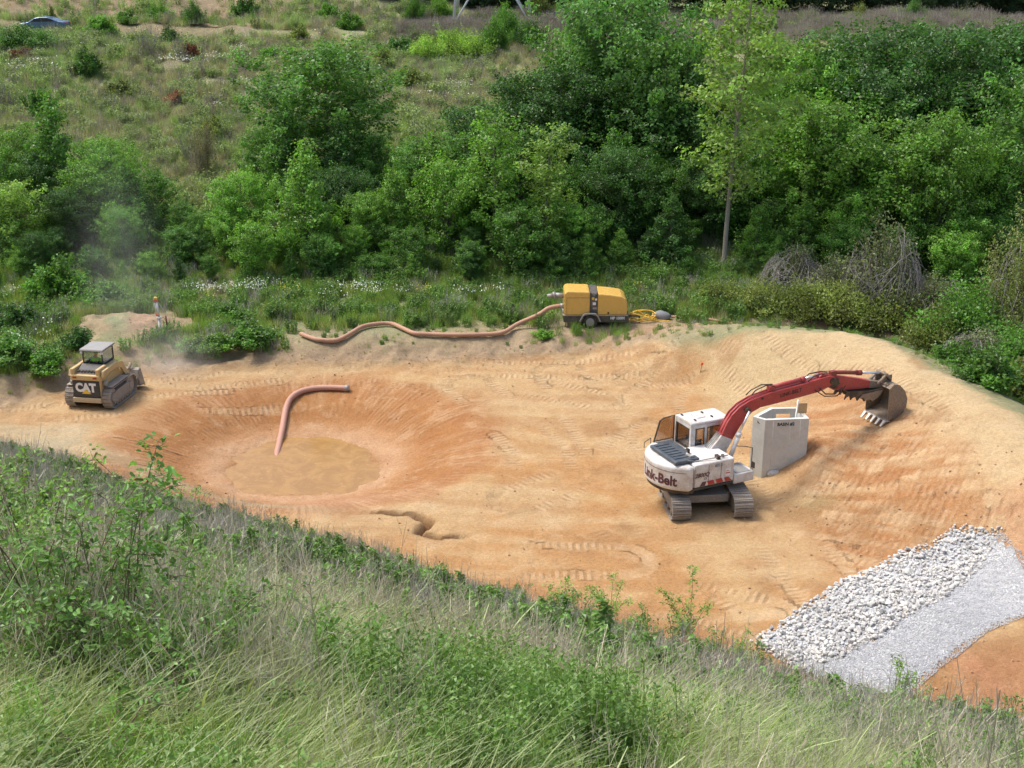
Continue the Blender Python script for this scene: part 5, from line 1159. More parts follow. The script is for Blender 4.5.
SH = {
 'bush': [make_shrub(s, 1.0, 1.2, 40, 90, .15) for s in (61, 62, 63)],
 'big': [make_shrub(s, 2.0, 2.4, 70, 130, .17) for s in (71, 72)],
 'vine': [make_shrub(s, 1.8, 2.4, 60, 95, .12, 230) for s in (81, 82)],
 'willow': [make_shrub(91, 1.8, 3.6, 60, 170, .15, 70, 1.0, .35)],
 'bramble': [make_shrub(s, 1.6, 1.1, 60, 130, .12) for s in (95, 96)],
 'bare': [make_shrub(98, .9, 1.7, 46, 12, .10, 0, 1.2, .6, 'grey_twig')],
}
def plant_shrub(kind, x, y, h, w, col, label, group, name='shrub', var=0, cat='shrub', zo=0):
    st, fo, tg, Rr, H = SH[kind][var % len(SH[kind])]
    t = empty(name, (x, y, T(x, y)+zo), prnd.uniform(0, 6.28), label, cat, group); t.scale = (w/2/Rr, w/2/Rr, h/H)
    link('stem', st, t); f = link('foliage', fo, t); j = prnd.uniform(.9, 1.12); f.color = (col[0]*j, col[1]*j, col[2]*j, 1)
    if tg: link('vine', tg, t)
    return t
OL = (.165,.205,.055); GR = (.19,.22,.11); OV = (.22,.26,.08)
for kd, u, v, zg, h, w, c, nm, lb in [
 ('vine', 880, 312, .4, 4.0, 4.6, GR, 'vine_heap', 'large heap of grey vines over a bush right of the bare trunk'),
 ('vine', 835, 306, .5, 2.2, 4.2, GR, 'vine_heap', 'low grey tangle at the left side of the large vine heap'),
 ('vine', 930, 325, .4, 2.2, 4.0, GR, 'vine_heap', 'grey tangled heap right of the large vine heap'),
 ('vine', 792, 290, .5, 2.2, 3.4, GR, 'vine_heap', 'grey green tangle at the foot of the trees left of the vine heap'),
 ('willow', 1008, 345, .3, 5.2, 3.8, OV, 'willow_bush', 'tall yellowish feathery bush at the right edge'),
 ('big', 965, 352, .4, 3.0, 4.2, MD, 'shrub', 'green bush left of the tall yellowish bush'),
 ('big', 1010, 385, .6, 2.2, 4.0, MD, 'shrub', 'dark green bush at the right edge just beyond the embankment crest'),
 ('vine', 975, 372, .6, 1.8, 3.5, GR, 'vine_heap', 'greyish bramble beyond the embankment crest near the right edge'),
 ('bramble', 940, 352, .6, 1.7, 3.6, OL, 'bramble', 'olive bramble above the embankment crest below the grey tangle'),
 ('bramble', 905, 328, .7, 1.7, 3.6, OL, 'bramble', 'olive bramble behind the crest above the bucket'),
 ('bramble', 868, 326, .9, 1.6, 3.4, OL, 'bramble', 'olive bramble behind the top of the earth mound'),
 ('bramble', 830, 318, .9, 1.7, 3.4, OV, 'bramble', 'pale olive bramble behind the left part of the mound'),
 ('bramble', 795, 316, .8, 1.5, 3.2, OL, 'bramble', 'olive bramble at the end of the tan pipe'),
 ('bramble', 757, 312, .8, 1.3, 3.0, OV, 'bramble', 'pale olive bramble above the tan pipe'),
 ('bramble', 722, 308, .7, 1.2, 2.8, OL, 'bramble', 'olive bramble above the middle of the tan pipe'),
 ('bush', 1020, 405, .8, 1.5, 2.6, OL, 'shrub', 'olive bush at the right edge touching the crest'),
 ('bush', 985, 395, .8, 1.3, 2.4, MD, 'shrub', 'small green bush on the outer side of the crest near the right edge'),
 ('bush', 955, 372, .8, 1.2, 2.2, MD, 'shrub', 'small green bush on the outer side of the crest above the arm'),
]:
    for _ in range(8): x, y = ray(u, v, zg); zg = .5*zg+.5*T(x, y)
    plant_shrub(kd, x, y, h, w, c, lb, 'bushes beyond the embankment', nm, prnd.randrange(2))
# pad-edge bushes
for u, v, h, w, c, lb in [
 (62, 300, 2.0, 3.0, MD, 'leafy bush at the trees behind the yellow loader'), (15, 365, 1.2, 2.8, MD, 'bright bush with white flowers at the left edge'), (45, 372, .9, 1.8, MD, 'low bush left of the yellow loader'),
 (78, 348, .9, 1.6, DK, 'dark low bush behind the loader cab'), (196, 352, .7, 1.4, LT, 'bright bush on the pad edge right of the dust'), (218, 350, .7, 1.5, LT, 'low bush right of the bright bush on the pad edge'),
 (255, 345, 1.0, 2.4, MD, 'low bush left of the free end of the pinkish hose'), (20, 330, 1.2, 2.4, DK, 'dark bush at the left edge above the flowering bush'), (105, 306, 1.2, 2.2, MD, 'bush at the left end of the earth heap'),
 (235, 325, .9, 2.2, MD, 'mid green bush behind the orange topped stake'), (545, 338, .4, 1.0, LT, 'small bright clump below the pump outlet')]:
    h_ = hit(u, v, .5); plant_shrub('bush', h_.x, h_.y, h, w, c, lb, 'bushes along the pad edge', 'shrub', prnd.randrange(3))
# hillside shrubs: (u, v of base, height, width, kind, colour, label)
HS = [(24,50,2.0,4.0,'big',DK,'dark bush below the parked car'),(47,50,1.5,4.2,'big',BL,'grey green bush right of the dark bush below the car'),(54,29,1.9,1.1,'bush',OL,'thin bush in front of the parked car'),
 (26,60,.9,2.6,'bush',(.20,.09,.05),'reddish brown bush under the dark bush near the car'),(92,76,2.0,2.4,'bush',DK,'lone dark green bush on the slope right of the car'),(151,58,3.4,2.6,'bare',GR,'tall grey leafless bush high on the slope'),
 (172,46,1.6,2.2,'bush',DK,'small dark bush right of the tall grey leafless bush'),(184,60,2.6,1.6,'bare',GR,'thin grey bush right of the small dark bush'),(193,60,1.4,1.8,'bush',(.18,.07,.05),'dark red bush beside the thin grey bush'),
 (195,24,1.9,2.2,'big',DK,'dark bush at the brown field edge'),(160,22,1.7,2.6,'big',MD,'mid green bush at the brown field edge'),(128,24,1.2,2.2,'bush',MD,'small green bush left on the brown field edge'),
 (100,36,1.8,2.8,'bush',MD,'green bush right of the parked car'),(110,38,1.4,2.0,'bush',LT,'light green bush right of the parked car'),(246,18,2.0,2.6,'bush',DK,'dark bush near the top of the slope'),
 (350,30,1.6,2.5,'bush',MD,'green bush high on the slope above the round tree'),(398,58,1.8,3.0,'bush',DK,'dark green bush left of the yellow green thicket'),(425,62,2.0,3.8,'bramble',YG,'yellow green thicket, left part'),
 (450,56,2.2,4.0,'bramble',YG,'yellow green thicket, middle part'),(475,60,2.0,4.0,'bramble',YG,'yellow green thicket, right part'),(495,52,2.8,3.0,'big',MD,'green bush behind the yellow green thicket'),
 (506,40,3.0,3.0,'big',MD,'green bush under the tower'),(428,62,1.0,1.6,'bush',(.3,.06,.03),'small red bush in the yellow green thicket'),(440,20,2.6,3.4,'big',LT,'bright bush left of the tower foot'),
 (415,22,2.4,2.5,'big',MD,'green bush further left of the tower foot'),(540,22,2.6,3.0,'big',OL,'olive bush right of the tower foot'),(530,50,2.4,3.0,'big',DK,'dark bush right of the yellow green thicket'),
 (383,66,1.4,2.2,'bush',OL,'olive bush above the round tree'),(375,110,1.6,2.0,'bare',GR,'grey bush right of the round tree'),(412,88,1.6,2.5,'bush',OL,'olive bush in the flowery slope'),
 (120,100,1.4,2.4,'bush',OL,'olive bush in the middle of the left slope'),(5,110,3.0,2.4,'bare',GR,'grey leafless bush at the left edge'),(40,120,2.2,2.0,'bush',DK,'dark bush above the feathery spire'),
 (178,104,1.0,1.6,'bush',(.3,.14,.09),'small rusty bush in the middle of the slope'),(188,96,1.8,1.4,'bare',GR,'small grey bush beside the rusty bush'),(233,84,1.6,1.2,'bare',GR,'small grey bush in the open slope'),
 (190,165,3.2,1.6,'bare',GR,'grey bush above the dust plume'),(205,180,3.6,2.0,'willow',(.22,.2,.1),'straw coloured bush above the dust plume'),(213,140,1.6,2.0,'bush',OL,'low olive bush above the dusty tree'),
 (300,40,1.3,2.0,'bush',OL,'olive bush on the upper slope'),(270,62,1.2,2.2,'bush',MD,'low green bush in the upper slope'),(330,20,1.6,2.2,'bush',MD,'green bush at the top of the slope'),
 (580,20,2.8,3.0,'big',LT,'bright bush at the hill brow left of the tallest tree'),(700,26,2.0,2.5,'bare',GR,'grey bush behind the yellow green tall tree'),(860,22,1.8,2.6,'big',OV,'pale bush in the grey brush at the top right'),
 (912,20,2.0,2.2,'big',BL,'green bush in the grey brush at the top right'),(670,30,2.0,2.6,'bare',GR,'grey bush between the two tall trees'),(810,24,1.6,2.4,'bare',GR,'grey bush at the hill brow above the light tree'),
 (960,24,2.0,2.6,'bare',GR,'grey bush at the hill brow near the right edge')]
for u, v, h, w, kd, c, lb in HS:
    y = 100.0
    for _ in range(40):
        x = (u-512)/F*(y*CP-(T(0, y)-HC)*SP); z = T(x, y); _, vv = project(x, y, z); y = min(max(y+(vv-v)*.14, 76), 147)
    plant_shrub(kd, x, y, h, w, c, lb, 'bushes on the open slope', 'shrub', prnd.randrange(3))

# ------------------------------------------------------------------ grass and weeds
def blades(seed, n, h, spread, width, lean, mat, segs=4, droop=.5, head=0, tintb=.5):
    rg = np.random.default_rng(seed); V = []; Fc = []; Tt = []; k = 0
    for i in range(n):
        a = rg.uniform(0, 6.28); r = spread*rg.random()**.6; hh = h*rg.uniform(.55, 1.15); d = np.array([lean+rg.normal()*.35, rg.normal()*.35]); dn = d*hh*droop
        face = rg.uniform(0, 3.14); sv = np.array([math.cos(face), math.sin(face), 0]); w = width*rg.uniform(.7, 1.3); t0 = np.clip(tintb+rg.normal()*.2, 0, 1)
        for s in range(segs+1):
            q = s/segs; c = np.array([math.cos(a)*r+dn[0]*q**1.8, math.sin(a)*r+dn[1]*q**1.8, hh*(q-.28*abs(lean+.3)*droop*q**3)]); ww = w*(1-q)**.6*.5+(.0006 if s == segs else 0)
            if head and q > .6: ww = w*head*(1-abs(q-.82)*3)*.5
            V += [c-sv*ww, c+sv*ww]; Tt += [t0+.15*q]*2
        for s in range(segs): Fc.append((k+2*s, k+2*s+1, k+2*s+3, k+2*s+2))
        k += 2*(segs+1)
    return np_mesh('grass_tuft', np.array(V), np.array(Fc), [mat], True, np.clip(Tt, 0, 1))
def stalks(seed, n, h, spread, mat, twigs=6, w=.004, leaves=0, leafmat=None, lsz=.05, asp=.35):
    """branching stems; optional leaves along them"""
    rg = np.random.default_rng(seed); V = []; Fc = []; Tt = []; LC = []; LN = []
    def strip(P, w0, w1):
        k = len(V); f_ = rg.uniform(0, 3.14); sv = np.array([math.cos(f_), math.sin(f_), 0]); t0 = np.clip(.5+rg.normal()*.25, 0, 1)
        for i, p in enumerate(P):
            ww = (w0+(w1-w0)*i/(len(P)-1))*.5; V.extend([p-sv*ww, p+sv*ww]); Tt.extend([t0]*2)
        for i in range(len(P)-1): Fc.append((k+2*i, k+2*i+1, k+2*i+3, k+2*i+2))
    for i in range(n):
        a = rg.uniform(0, 6.28); r = spread*rg.random()**.5; hh = h*rg.uniform(.6, 1.15); b = np.array([math.cos(a)*r, math.sin(a)*r, 0]); top = b+np.array([rg.normal()*.16*hh+.08*hh, rg.normal()*.16*hh, hh])
        mid = (b+top)/2; strip([b, mid, top], w, w*.45)
        if w > .0062: strip([b, mid, top], w, w*.45)
        for j in range(twigs):
            s = rg.uniform(.35, .95); p = b+(top-b)*s; q = p+np.array([rg.normal()*.10, rg.normal()*.10, .16])*hh*rg.uniform(.3, 1); strip([p, q], w*.5, w*.25)
            if leaves and j % 2 == 0: LC.append(q); LN.append(rg.normal(size=3)+[0,0,1])
        for j in range(leaves):
            s = rg.uniform(.1, 1); p = b+(top-b)*s; LC.append(p+rg.normal(size=3)*[.035,.035,.01]*h*1.5); LN.append(rg.normal(size=3)*.7+[0,0,1])
    me = np.array(V); fc = np.array(Fc); tt = np.array(Tt)
    if LC:
        v, f = leaf_quads(np.array(LC), np.array(LN), lsz*rg.uniform(.6, 1.3, len(LC)), lsz*asp, rg)
        mats = [mat, leafmat]; nv = len(me); m = np_mesh('weed', np.r_[me, v], np.r_[fc, f+nv], mats, False, np.r_[tt, np.repeat(np.clip(.5+rg.normal(size=len(LC))*.22, 0, 1), 4)])
        mi = np.zeros(len(fc)+len(f), np.int32); mi[len(fc):] = 1; m.polygons.foreach_set('material_index', mi); return m
    return np_mesh('stalk', me, fc, [mat], False, tt)
def flowers(seed, n, h, spread, petal, sz):
    rg = np.random.default_rng(seed); C = np.c_[rg.normal(size=(n, 2))*spread, h*rg.uniform(.8, 1.15, n)]; v, f = leaf_quads(C, rg.normal(size=(n, 3))*.4+[0,-.3,1], sz*rg.uniform(.6, 1.3, n), sz, rg, .02)
    return np_mesh('flower', v, f, [petal], False, np.full(4*n, .5))
near = [blades(1, 54, .46, .16, .0065, .25, 'blade_green', 5, .5), blades(2, 64, .52, .16, .0048, .8, 'blade_pale', 6, .8), blades(3, 38, .42, .14, .011, .1, 'blade_bright', 4, .45),
        blades(4, 36, .24, .16, .011, .1, 'blade_green', 3, .4), blades(5, 20, .58, .14, .004, .6, 'blade_pale', 6, .7, 2.2, .65),
        stalks(6, 13, .62, .18, 'dead_stalk', 9, .006), stalks(7, 12, .54, .15, 'forb_leaf', 4, .006, 60, 'forb_leaf', .034, .45), stalks(8, 18, .52, .20, 'grey_twig', 9, .0055),
        blades(9, 40, .38, .16, .009, .1, 'straw', 4, .5), stalks(10, 12, .46, .14, 'forb_leaf', 3, .006, 70, 'blade_bright', .030, .35),
        stalks(11, 14, .66, .30, 'dead_stalk', 9, .008), stalks(12, 16, .60, .30, 'grey_twig', 9, .007), blades(13, 40, .38, .22, .015, .1, 'blade_bright', 3, .4), blades(14, 34, .36, .22, .013, .2, 'straw', 3, .5), stalks(15, 14, .52, .24, 'forb_leaf', 3, .010, 80, 'forb_leaf', .056, .5)]
rg = np.random.default_rng(99)
def bank_points(n, ymin=.8):
    y = rg.uniform(-2, 50, n*4); x = rg.uniform(-36, 30, n*4); ndv = x*BN[0]+y*BN[1]+bank_off(x, y); k = (ndv < BD-.4) & (ndv > -2) & (np.hypot(x, y) > 2.2)
    x, y = x[k], y[k]; z = terrain(x, y); d = y*CP-(z-HC)*SP; u = 512+F*x/np.maximum(d, .1); v = 384-F*(y*SP+(z-HC)*CP)/np.maximum(d, .1)
    k = (d > .5) & (u > -260) & (u < 1290) & (v < 1150); return x[k][:n], y[k][:n], z[k][:n], u[k][:n], v[k][:n]
x, y, z, u, v = bank_points(66000); dist = np.hypot(x, y)
k = rg.random(len(x)) < np.clip(1.25-dist/45, .45, 1); x, y, z, u, v, dist = [q[k] for q in (x, y, z, u, v, dist)]
print('bank tufts', len(x))
a = x*.898-y*.439; n1 = fbm(a*.25+3, (x*BN[0]+y*BN[1])*.25, 201, 3); n2 = fbm(x*.8, y*.8, 202, 3); dd = x*BN[0]+y*BN[1]+bank_off(x, y); r1 = rg.random(len(x))
kid = np.full(len(x), 3); 
W_ = np.zeros((len(x), 15)); left = sst(2, -4, x)
n3 = fbm(x*.45+11, y*.45, 205, 3); n4 = fbm(x*.45+31, y*.45, 206, 3); n5 = fbm(x*.22+3, y*.22, 208, 2); rim = np.exp(-((dd-(BD-1.8))/2.6)**2)*sst(.36, .52, fbm(x*.5, y*.5, 207, 3)); fr = sst(11, 15.5, dist); nr = 1-fr; dry = sst(.42, .52, fbm(a*.16+9, dd*.35, 211, 3))*sst(5.5, 9, dist)
pale = sst(.50, .56, fbm(x*.55+7, y*.55, 210, 3))*sst(13, 9, dist)+sst(1, -3, x)*sst(7.5, 6, dist)*.5
W_[:, 3] = .30; W_[:, 0] = .45*sst(.40, .55, n1); W_[:, 1] = 2.4*pale*nr; W_[:, 4] = .25*pale*nr
W_[:, 2] = nr*.5*sst(.50, .62, n3); W_[:, 5] = nr*1.3*sst(.47, .56, n4); W_[:, 7] = nr*1.3*sst(.52, .43, n3)
W_[:, 6] = nr*.7*sst(.49, .57, 1-n2); W_[:, 8] = nr*.3*sst(.5, .6, n4); W_[:, 9] = nr*.8*sst(.48, .56, 1-n4)
W_[:, 5] += nr*.9*dry; W_[:, 7] += nr*.9*dry; W_[:, 5] *= sst(5, 9, dist); W_[:, 7] *= sst(5, 9, dist)
W_[:, 10] = fr*(.9*dry+.95*sst(.44, .54, n4)+.5*rim); W_[:, 11] = fr*(.9*dry+1.0*sst(.54, .44, n3)+.5*rim); W_[:, 12] = fr*1.3*sst(.46, .56, n3); W_[:, 13] = fr*.35; W_[:, 14] = fr*1.2*sst(.45, .53, n2)
cw_ = np.cumsum(W_/W_.sum(1)[:, None], 1); kid = (cw_ < r1[:, None]).sum(1).clip(0, 14)
scl = rg.uniform(.6, 1.3, len(x))*(.55+.95*fbm(x*.9, y*.9, 209, 3))*np.where(rg.random(len(x)) < .03, 1.2, 1)*(1-.3*sst(0, 6, x)*sst(BD-5, BD-2, dd))*np.where(dist < 5, .8, 1.0)*np.clip(1.25-.25*sst(20, 30, dd), .8, 1.2)
scatter('bank_grass', np.c_[x, y, z-.03], np.c_[rg.normal(size=len(x))*.1, rg.normal(size=len(x))*.1, np.where((kid == 1) | (kid == 4), rg.normal(size=len(x))*.45, rg.uniform(-3.14, 3.14, len(x)))], scl, kid, near)
# weeds behind the pad and field grass: coarser, larger clumps
def mids(a, g, b, s, f, t, pl, d): return [blades(21, 60, .62, .34, .020, .3, g, 2, .45), blades(22, 55, .75, .32, .018, .4, b, 2, .45), blades(23, 46, .7, .34, .018, .3, s, 2, .5), stalks(24, 16, .8, .34, f, 3, .02, 22, f, .12, .5),
       stalks(25, 22, .8, .34, t, 5, .016), blades(26, 60, .42, .38, .022, .2, pl, 2, .4), stalks(27, 16, .7, .34, d, 5, .018)]
mid = mids(0, 'blade_green', 'blade_bright', 'straw', 'forb_leaf', 'grey_twig', 'blade_pale', 'dead_stalk')
fieldk = mids(0, 'field_green', 'field_bright', 'straw', 'field_green', 'field_twig', 'field_pale', 'dead_stalk')
n = 14000; x = rg.uniform(-36, 34, n); y = rg.uniform(46, 76, n); pbd, _ = poly_dist(x, y, PADBACK); oed, _ = poly_dist(x, y, OUT_E)
heap = np.exp(-(((x+19)/3.6)**2+((y-60.2)/2.2)**2)) > .5; heap |= np.exp(-(((x+20.5)/1.9)**2+((y-57.2)/1.8)**2)) > .45; heap |= np.exp(-(((x-8.7)/2.4)**2+((y-59.0)/1.2)**2)) > .5
nz = fbm(x*.6, y*.6, 301, 3); k = ((pbd < -.5+.9*(nz-.5)*2) | ((x > 5) & (oed < -.35))) & ~heap & ((nz+.25*sst(-.5, -3, pbd) > .40) | (np.exp(-(((x-PUMP.location.x)/2.6)**2+((y-(PUMP.location.y-1.6))/.8)**2)) > .4)) & ~((np.abs(x-PUMP.location.x) < 1.9) & (np.abs(y-PUMP.location.y) < .9))
x, y, nz = x[k], y[k], nz[k]; u_, v_ = project(x, y, terrain(x, y)); k = (u_ > -120) & (u_ < 1150); x, y, nz = x[k], y[k], nz[k]; hd_, _ = poly_dist(x, y, HOSE_XY); k = (np.hypot((x-c0.x-.4)/1.6, (y-c0.y+.6)/1.4) > 1) & (np.hypot((x-c1.x)/1.1, (y-c1.y+.4)/1.2) > 1) & (np.abs(hd_) > .35) & ~((hd_ > 0) & (hd_ < 1.1) & (rg.random(len(x)) < .75)); x, y, nz = x[k], y[k], nz[k]; n2 = fbm(x*.35, y*.35, 302, 3); r1 = rg.random(len(x))
np_ = np.exp(-(((x-PUMP.location.x)/2.6)**2+((y-(PUMP.location.y-1.6))/.8)**2)); kid = np.where((np_ > .5) & (r1 < .7), 1, np.where(r1 < .34, 0, np.where(r1 < .55, 1, np.where(r1 < .63, 2, np.where(r1 < .80, 3, np.where(r1 < .86, 4, 5)))))); pbd, _ = poly_dist(x, y, PADBACK)
near_pump = np.exp(-(((x-PUMP.location.x)/4)**2+((y-(PUMP.location.y-1.5))/1.0)**2))
near_hose = (x > -11) & (x < 1) & (pbd > -3)
scatter('pad_edge_weeds', np.c_[x, y, terrain(x, y)-.02], np.c_[rg.normal(size=(len(x), 2))*.12, rg.uniform(-3, 3, len(x))], rg.uniform(.6, 1.2, len(x))*(.55+.7*n2)*np.clip(-pbd*.35+.45, .4, 1.15)*np.where(near_hose, .38, 1)*(1+.35*near_pump), kid, mid)
n = 42000; y = rg.uniform(74, 147, n); x = rg.uniform(-.47, .47, n)*(y+4)+rg.normal(size=n); nz = fbm(x*.12, y*.12, 311, 4); n2 = fbm(x*.35, y*.25, 312, 3)
k = (x > -70) & (nz > .28) & ~((x < -20) & (y > 129.5) & (y < 133)) & ((x > -24) | (y < 134) | (rg.random(n) < .3)); x, y, nz, n2 = x[k], y[k], nz[k], n2[k]; r1 = rg.random(len(x))
green = sst(.42, .6, nz); r1 = r1*.8+.2*rg.random(len(x)); purple = (y > 131)&(x > -12)
kid = np.where(purple & (rg.random(len(x)) < .7), 4, np.where(r1 < .30*green+.05, 0, np.where(r1 < .42*green+.07, 1, np.where(r1 < .62, 2, np.where(r1 < .70, 3, np.where(r1 < .78, 4, np.where(r1 < .93, 5, 6)))))))
scatter('field_grass', np.c_[x, y, terrain(x, y)-.03], np.c_[rg.normal(size=(len(x), 2))*.12, rg.uniform(-3, 3, len(x))], rg.uniform(.9, 1.5, len(x))*(.6+.8*n2)*np.where(purple, 1.1, 1), kid, fieldk)
# wild flowers
fl = [flowers(31, 6, .62, .30, 'petal_white', .075), flowers(32, 8, .6, .25, 'petal_yellow', .07), flowers(33, 9, .5, .5, 'petal_white', .13)]
FP = []; FI = []
for u0, v0, su, sv_, m, kd in [(225,300,30,3,40,0),(250,296,20,3,30,0),(368,299,14,4,26,0),(350,297,10,2,10,0),(18,352,14,6,12,0),(45,348,8,5,6,0),(10,300,10,4,8,0),(100,297,14,4,8,0),(285,300,10,4,8,1),(210,315,10,5,5,1),(425,302,8,4,7,1),(405,300,8,3,6,0),(640,293,10,4,3,1),(460,303,14,4,8,0),(490,300,8,4,5,0),(325,306,20,6,8,0),
    (50,72,38,4,46,2),(25,66,22,3,24,2),(192,64,26,3,34,2),(215,62,16,3,14,2),(240,52,12,3,10,2),(208,112,8,2,8,2),(90,50,20,3,8,2),(180,58,12,3,8,2),(445,96,26,4,22,2),(460,90,16,3,12,2),(385,55,14,4,8,2),(250,85,18,5,6,2),(320,34,14,3,5,2),(390,34,12,3,4,1),(40,70,12,3,6,1),(350,60,40,12,8,2),(130,110,40,10,8,2)]:
    for _ in range(m):
        uu, vv = rg.normal(u0, su*.6), rg.normal(v0, sv_*.7)
        if v0 > 200: h_ = hit(uu, vv, .5); FP.append((h_.x, h_.y, h_.z+.25)); FI.append(kd)
        else:
            yy = 100.0
            for _ in range(14): xx = (uu-512)/F*(yy*CP-(T(0, yy)-HC)*SP); zz = T(xx, yy); _, q = project(xx, yy, zz); yy = min(max(yy+(q-vv)*.16, 76), 146)
            FP.append((xx, yy, zz+.15)); FI.append(kd)
FP = np.array(FP); scatter('wild_flowers', FP, np.c_[np.zeros((len(FP), 2)), rg.uniform(-3, 3, len(FP))], rg.uniform(.7, 1.1, len(FP)), np.array(FI), fl)
# far wood beyond the brow
fw = []
for i in range(3):
    tm, cm_, H, Rr = KIND['broad'][i]; fw.append(cm_)
FAR = leaf_mat('far_leaf', (.055,.105,.035), .2, .3, .5)
fw2 = []
for m in fw:
    q = m.copy(); q.materials.clear(); q.materials.append(FAR); fw2.append(q)
n = 150; x = np.r_[rg.uniform(-28, 90, n), rg.uniform(-130, 140, 120)]; y = np.r_[rg.uniform(156, 176, n), rg.uniform(190, 230, 120)]
scatter('far_wood', np.c_[x, y, terrain(x, y)-.5], np.c_[np.zeros((len(x), 2)), rg.uniform(-3, 3, len(x))], rg.uniform(.8, 1.3, len(x)), rg.integers(0, 3, len(x)), fw2)

# ------------------------------------------------------------------ near bank: brambles, saplings, dead stems
def arching_plant(seed, stems, leafsz, mat_leaf_col, name, label, cat, loc, group=None, asp=.6, tri=True, dens=22, barks='twig', stemw=.006, parts=('stem', 'foliage')):
    """stems: list of (dx, dy, height, droop) arcs that start at the base and carry leaves in threes"""
    rg = np.random.default_rng(seed); tb = MB(); LC = []; LN = []; TT = []
    for (dx, dy, hh, dr) in stems:
        P = []; m = 9; b = rg.normal(size=3)*[.05, .05, 0]
        for i in range(m):
            q = i/(m-1); P.append(np.array([b[0]+dx*q, b[1]+dy*q, hh*math.sin(min(q*1.57*(1+dr*.6), 3.0))])+rg.normal(size=3)*.012*q)
        tube_np(tb, P, stemw, stemw*.35, 5); L = sum(np.linalg.norm(P[i+1]-P[i]) for i in range(m-1)); k = int(L*dens)
        for j in range(k):
            q = rg.uniform(.12, 1); f_ = q*(m-1); i = min(int(f_), m-2); p = P[i]+(P[i+1]-P[i])*(f_-i); sdir = rg.normal(size=3); sdir[2] = abs(sdir[2])*.5; sdir /= np.linalg.norm(sdir); ln = leafsz*rg.uniform(.9, 2.6); c = p+sdir*ln
            tube_np(tb, [p, c], .002, .0012, 3); t_ = np.clip(.5+rg.normal()*.2, 0, 1); nn = np.array([0,0,1.0])+rg.normal(size=3)*.5
            for w in range(3 if tri else 1): LC.append(c+rg.normal(size=3)*leafsz*(.55 if tri else .1)); LN.append(nn+rg.normal(size=3)*.3); TT.append(np.clip(t_+rg.normal()*.1, 0, 1))
    v, f = leaf_quads(np.array(LC), np.array(LN), leafsz*rg.uniform(.7, 1.25, len(LC)), leafsz*asp, rg, .10)
    # finer leaf outline: split every rhombus into a six-sided blade
    t = empty(name, loc, 0, label, cat, group); link('stem', tb.mesh('stem', barks), t)
    q = v.reshape(-1, 4, 3); a_, l_, b_, r_ = q[:,0], q[:,1], q[:,2], q[:,3]
    hv = np.stack([a_, a_*.45+l_*.75-b_*.20, b_*.40+l_*.72-a_*.12, b_, b_*.40+r_*.72-a_*.12, a_*.45+r_*.75-b_*.20], 1).reshape(-1, 3); nf = np.arange(len(hv)).reshape(-1, 6)
    nf = np.concatenate([nf[:, [0,1,2,3]], nf[:, [0,3,4,5]]]); fo = link('foliage', np_mesh('foliage', hv, nf, ['leaf'], False, np.repeat(np.array(TT), 6)), t); fo.color = mat_leaf_col+(1,); return t
def bank_hit(u, v):
    zb = 10.0
    lo, hi = 2.0, 60.0
    x_ = (u-512)/F; y_ = (384-v)/F; D = Vector((x_, CP+y_*SP, -SP+y_*CP)); t = 2.0
    while t < 80:
        p = Vector((0, 0, HC))+D*t
        if p.z < T(p.x, p.y): break
        t += .12
    return Vector((p.x, p.y, T(p.x, p.y)))
def at_depth(u, v, d):
    """ground point below the ray through u, v at depth d"""
    x_ = (u-512)/F; y_ = (384-v)/F; p = Vector((x_*d, (CP+y_*SP)*d, 0)); return Vector((p.x, p.y, T(p.x, p.y)))
BR = (.14,.26,.06); BY = (.20,.34,.065)
r_ = random.Random(3)
def arcs(n, w, h, bias=(0, 0)): return [(bias[0]+w*r_.uniform(-1, 1), bias[1]+w*.8*r_.uniform(-1, 1), h*r_.uniform(.6, 1.1), r_.uniform(.1, .8)) for _ in range(n)]
big = arcs(9, .7, .85)
for i, (u, v, d, n, w, h, c, sz, lb) in enumerate([
 (45, 560, 8.2, 24, 1.0, 1.3, BR, .050, 'large bramble bush at the left edge with arching shoots'),
 (110, 600, 7.6, 18, .85, 1.0, BR, .048, 'bramble below the long shoot that stands against the clay'),
 (20, 500, 10.5, 20, 1.0, 1.3, BY, .050, 'bright leafy bramble at the upper left corner of the bank'),
 (185, 600, 8.6, 16, .75, .80, BR, .044, 'bramble right of the long shoot'),
 (255, 600, 9.0, 20, .8, .62, BR, .042, 'low bramble with white blossoms left of the middle of the bank'),
 (205, 655, 7.2, 16, .7, .5, BR, .042, 'dark low bramble among grey twigs in the left foreground'),
 (330, 590, 10.2, 14, .7, .55, BR, .042, 'small bramble with an arching cane at the middle of the bank'),
 (85, 655, 6.2, 12, .6, .5, BR, .045, 'low bramble half buried in pale grass at the lower left')]):
    p = at_depth(u, v, d); st = arcs(n, w, h)
    arching_plant(300+i, st, sz, c, 'bramble_bush', lb, 'bramble', p, 'brambles on the bank', .62, True, 17)
p = at_depth(105, 520, 7.9); arching_plant(350, [(.40, .1, 1.85, .0), (.48, .05, 1.70, .02), (-.3, .2, 1.4, .3), (.25, .0, 1.5, .0)], .05, BR, 'bramble_shoot', 'long bramble shoot leaning right against the bare clay', 'bramble', p, 'brambles on the bank', .62, True, 22)
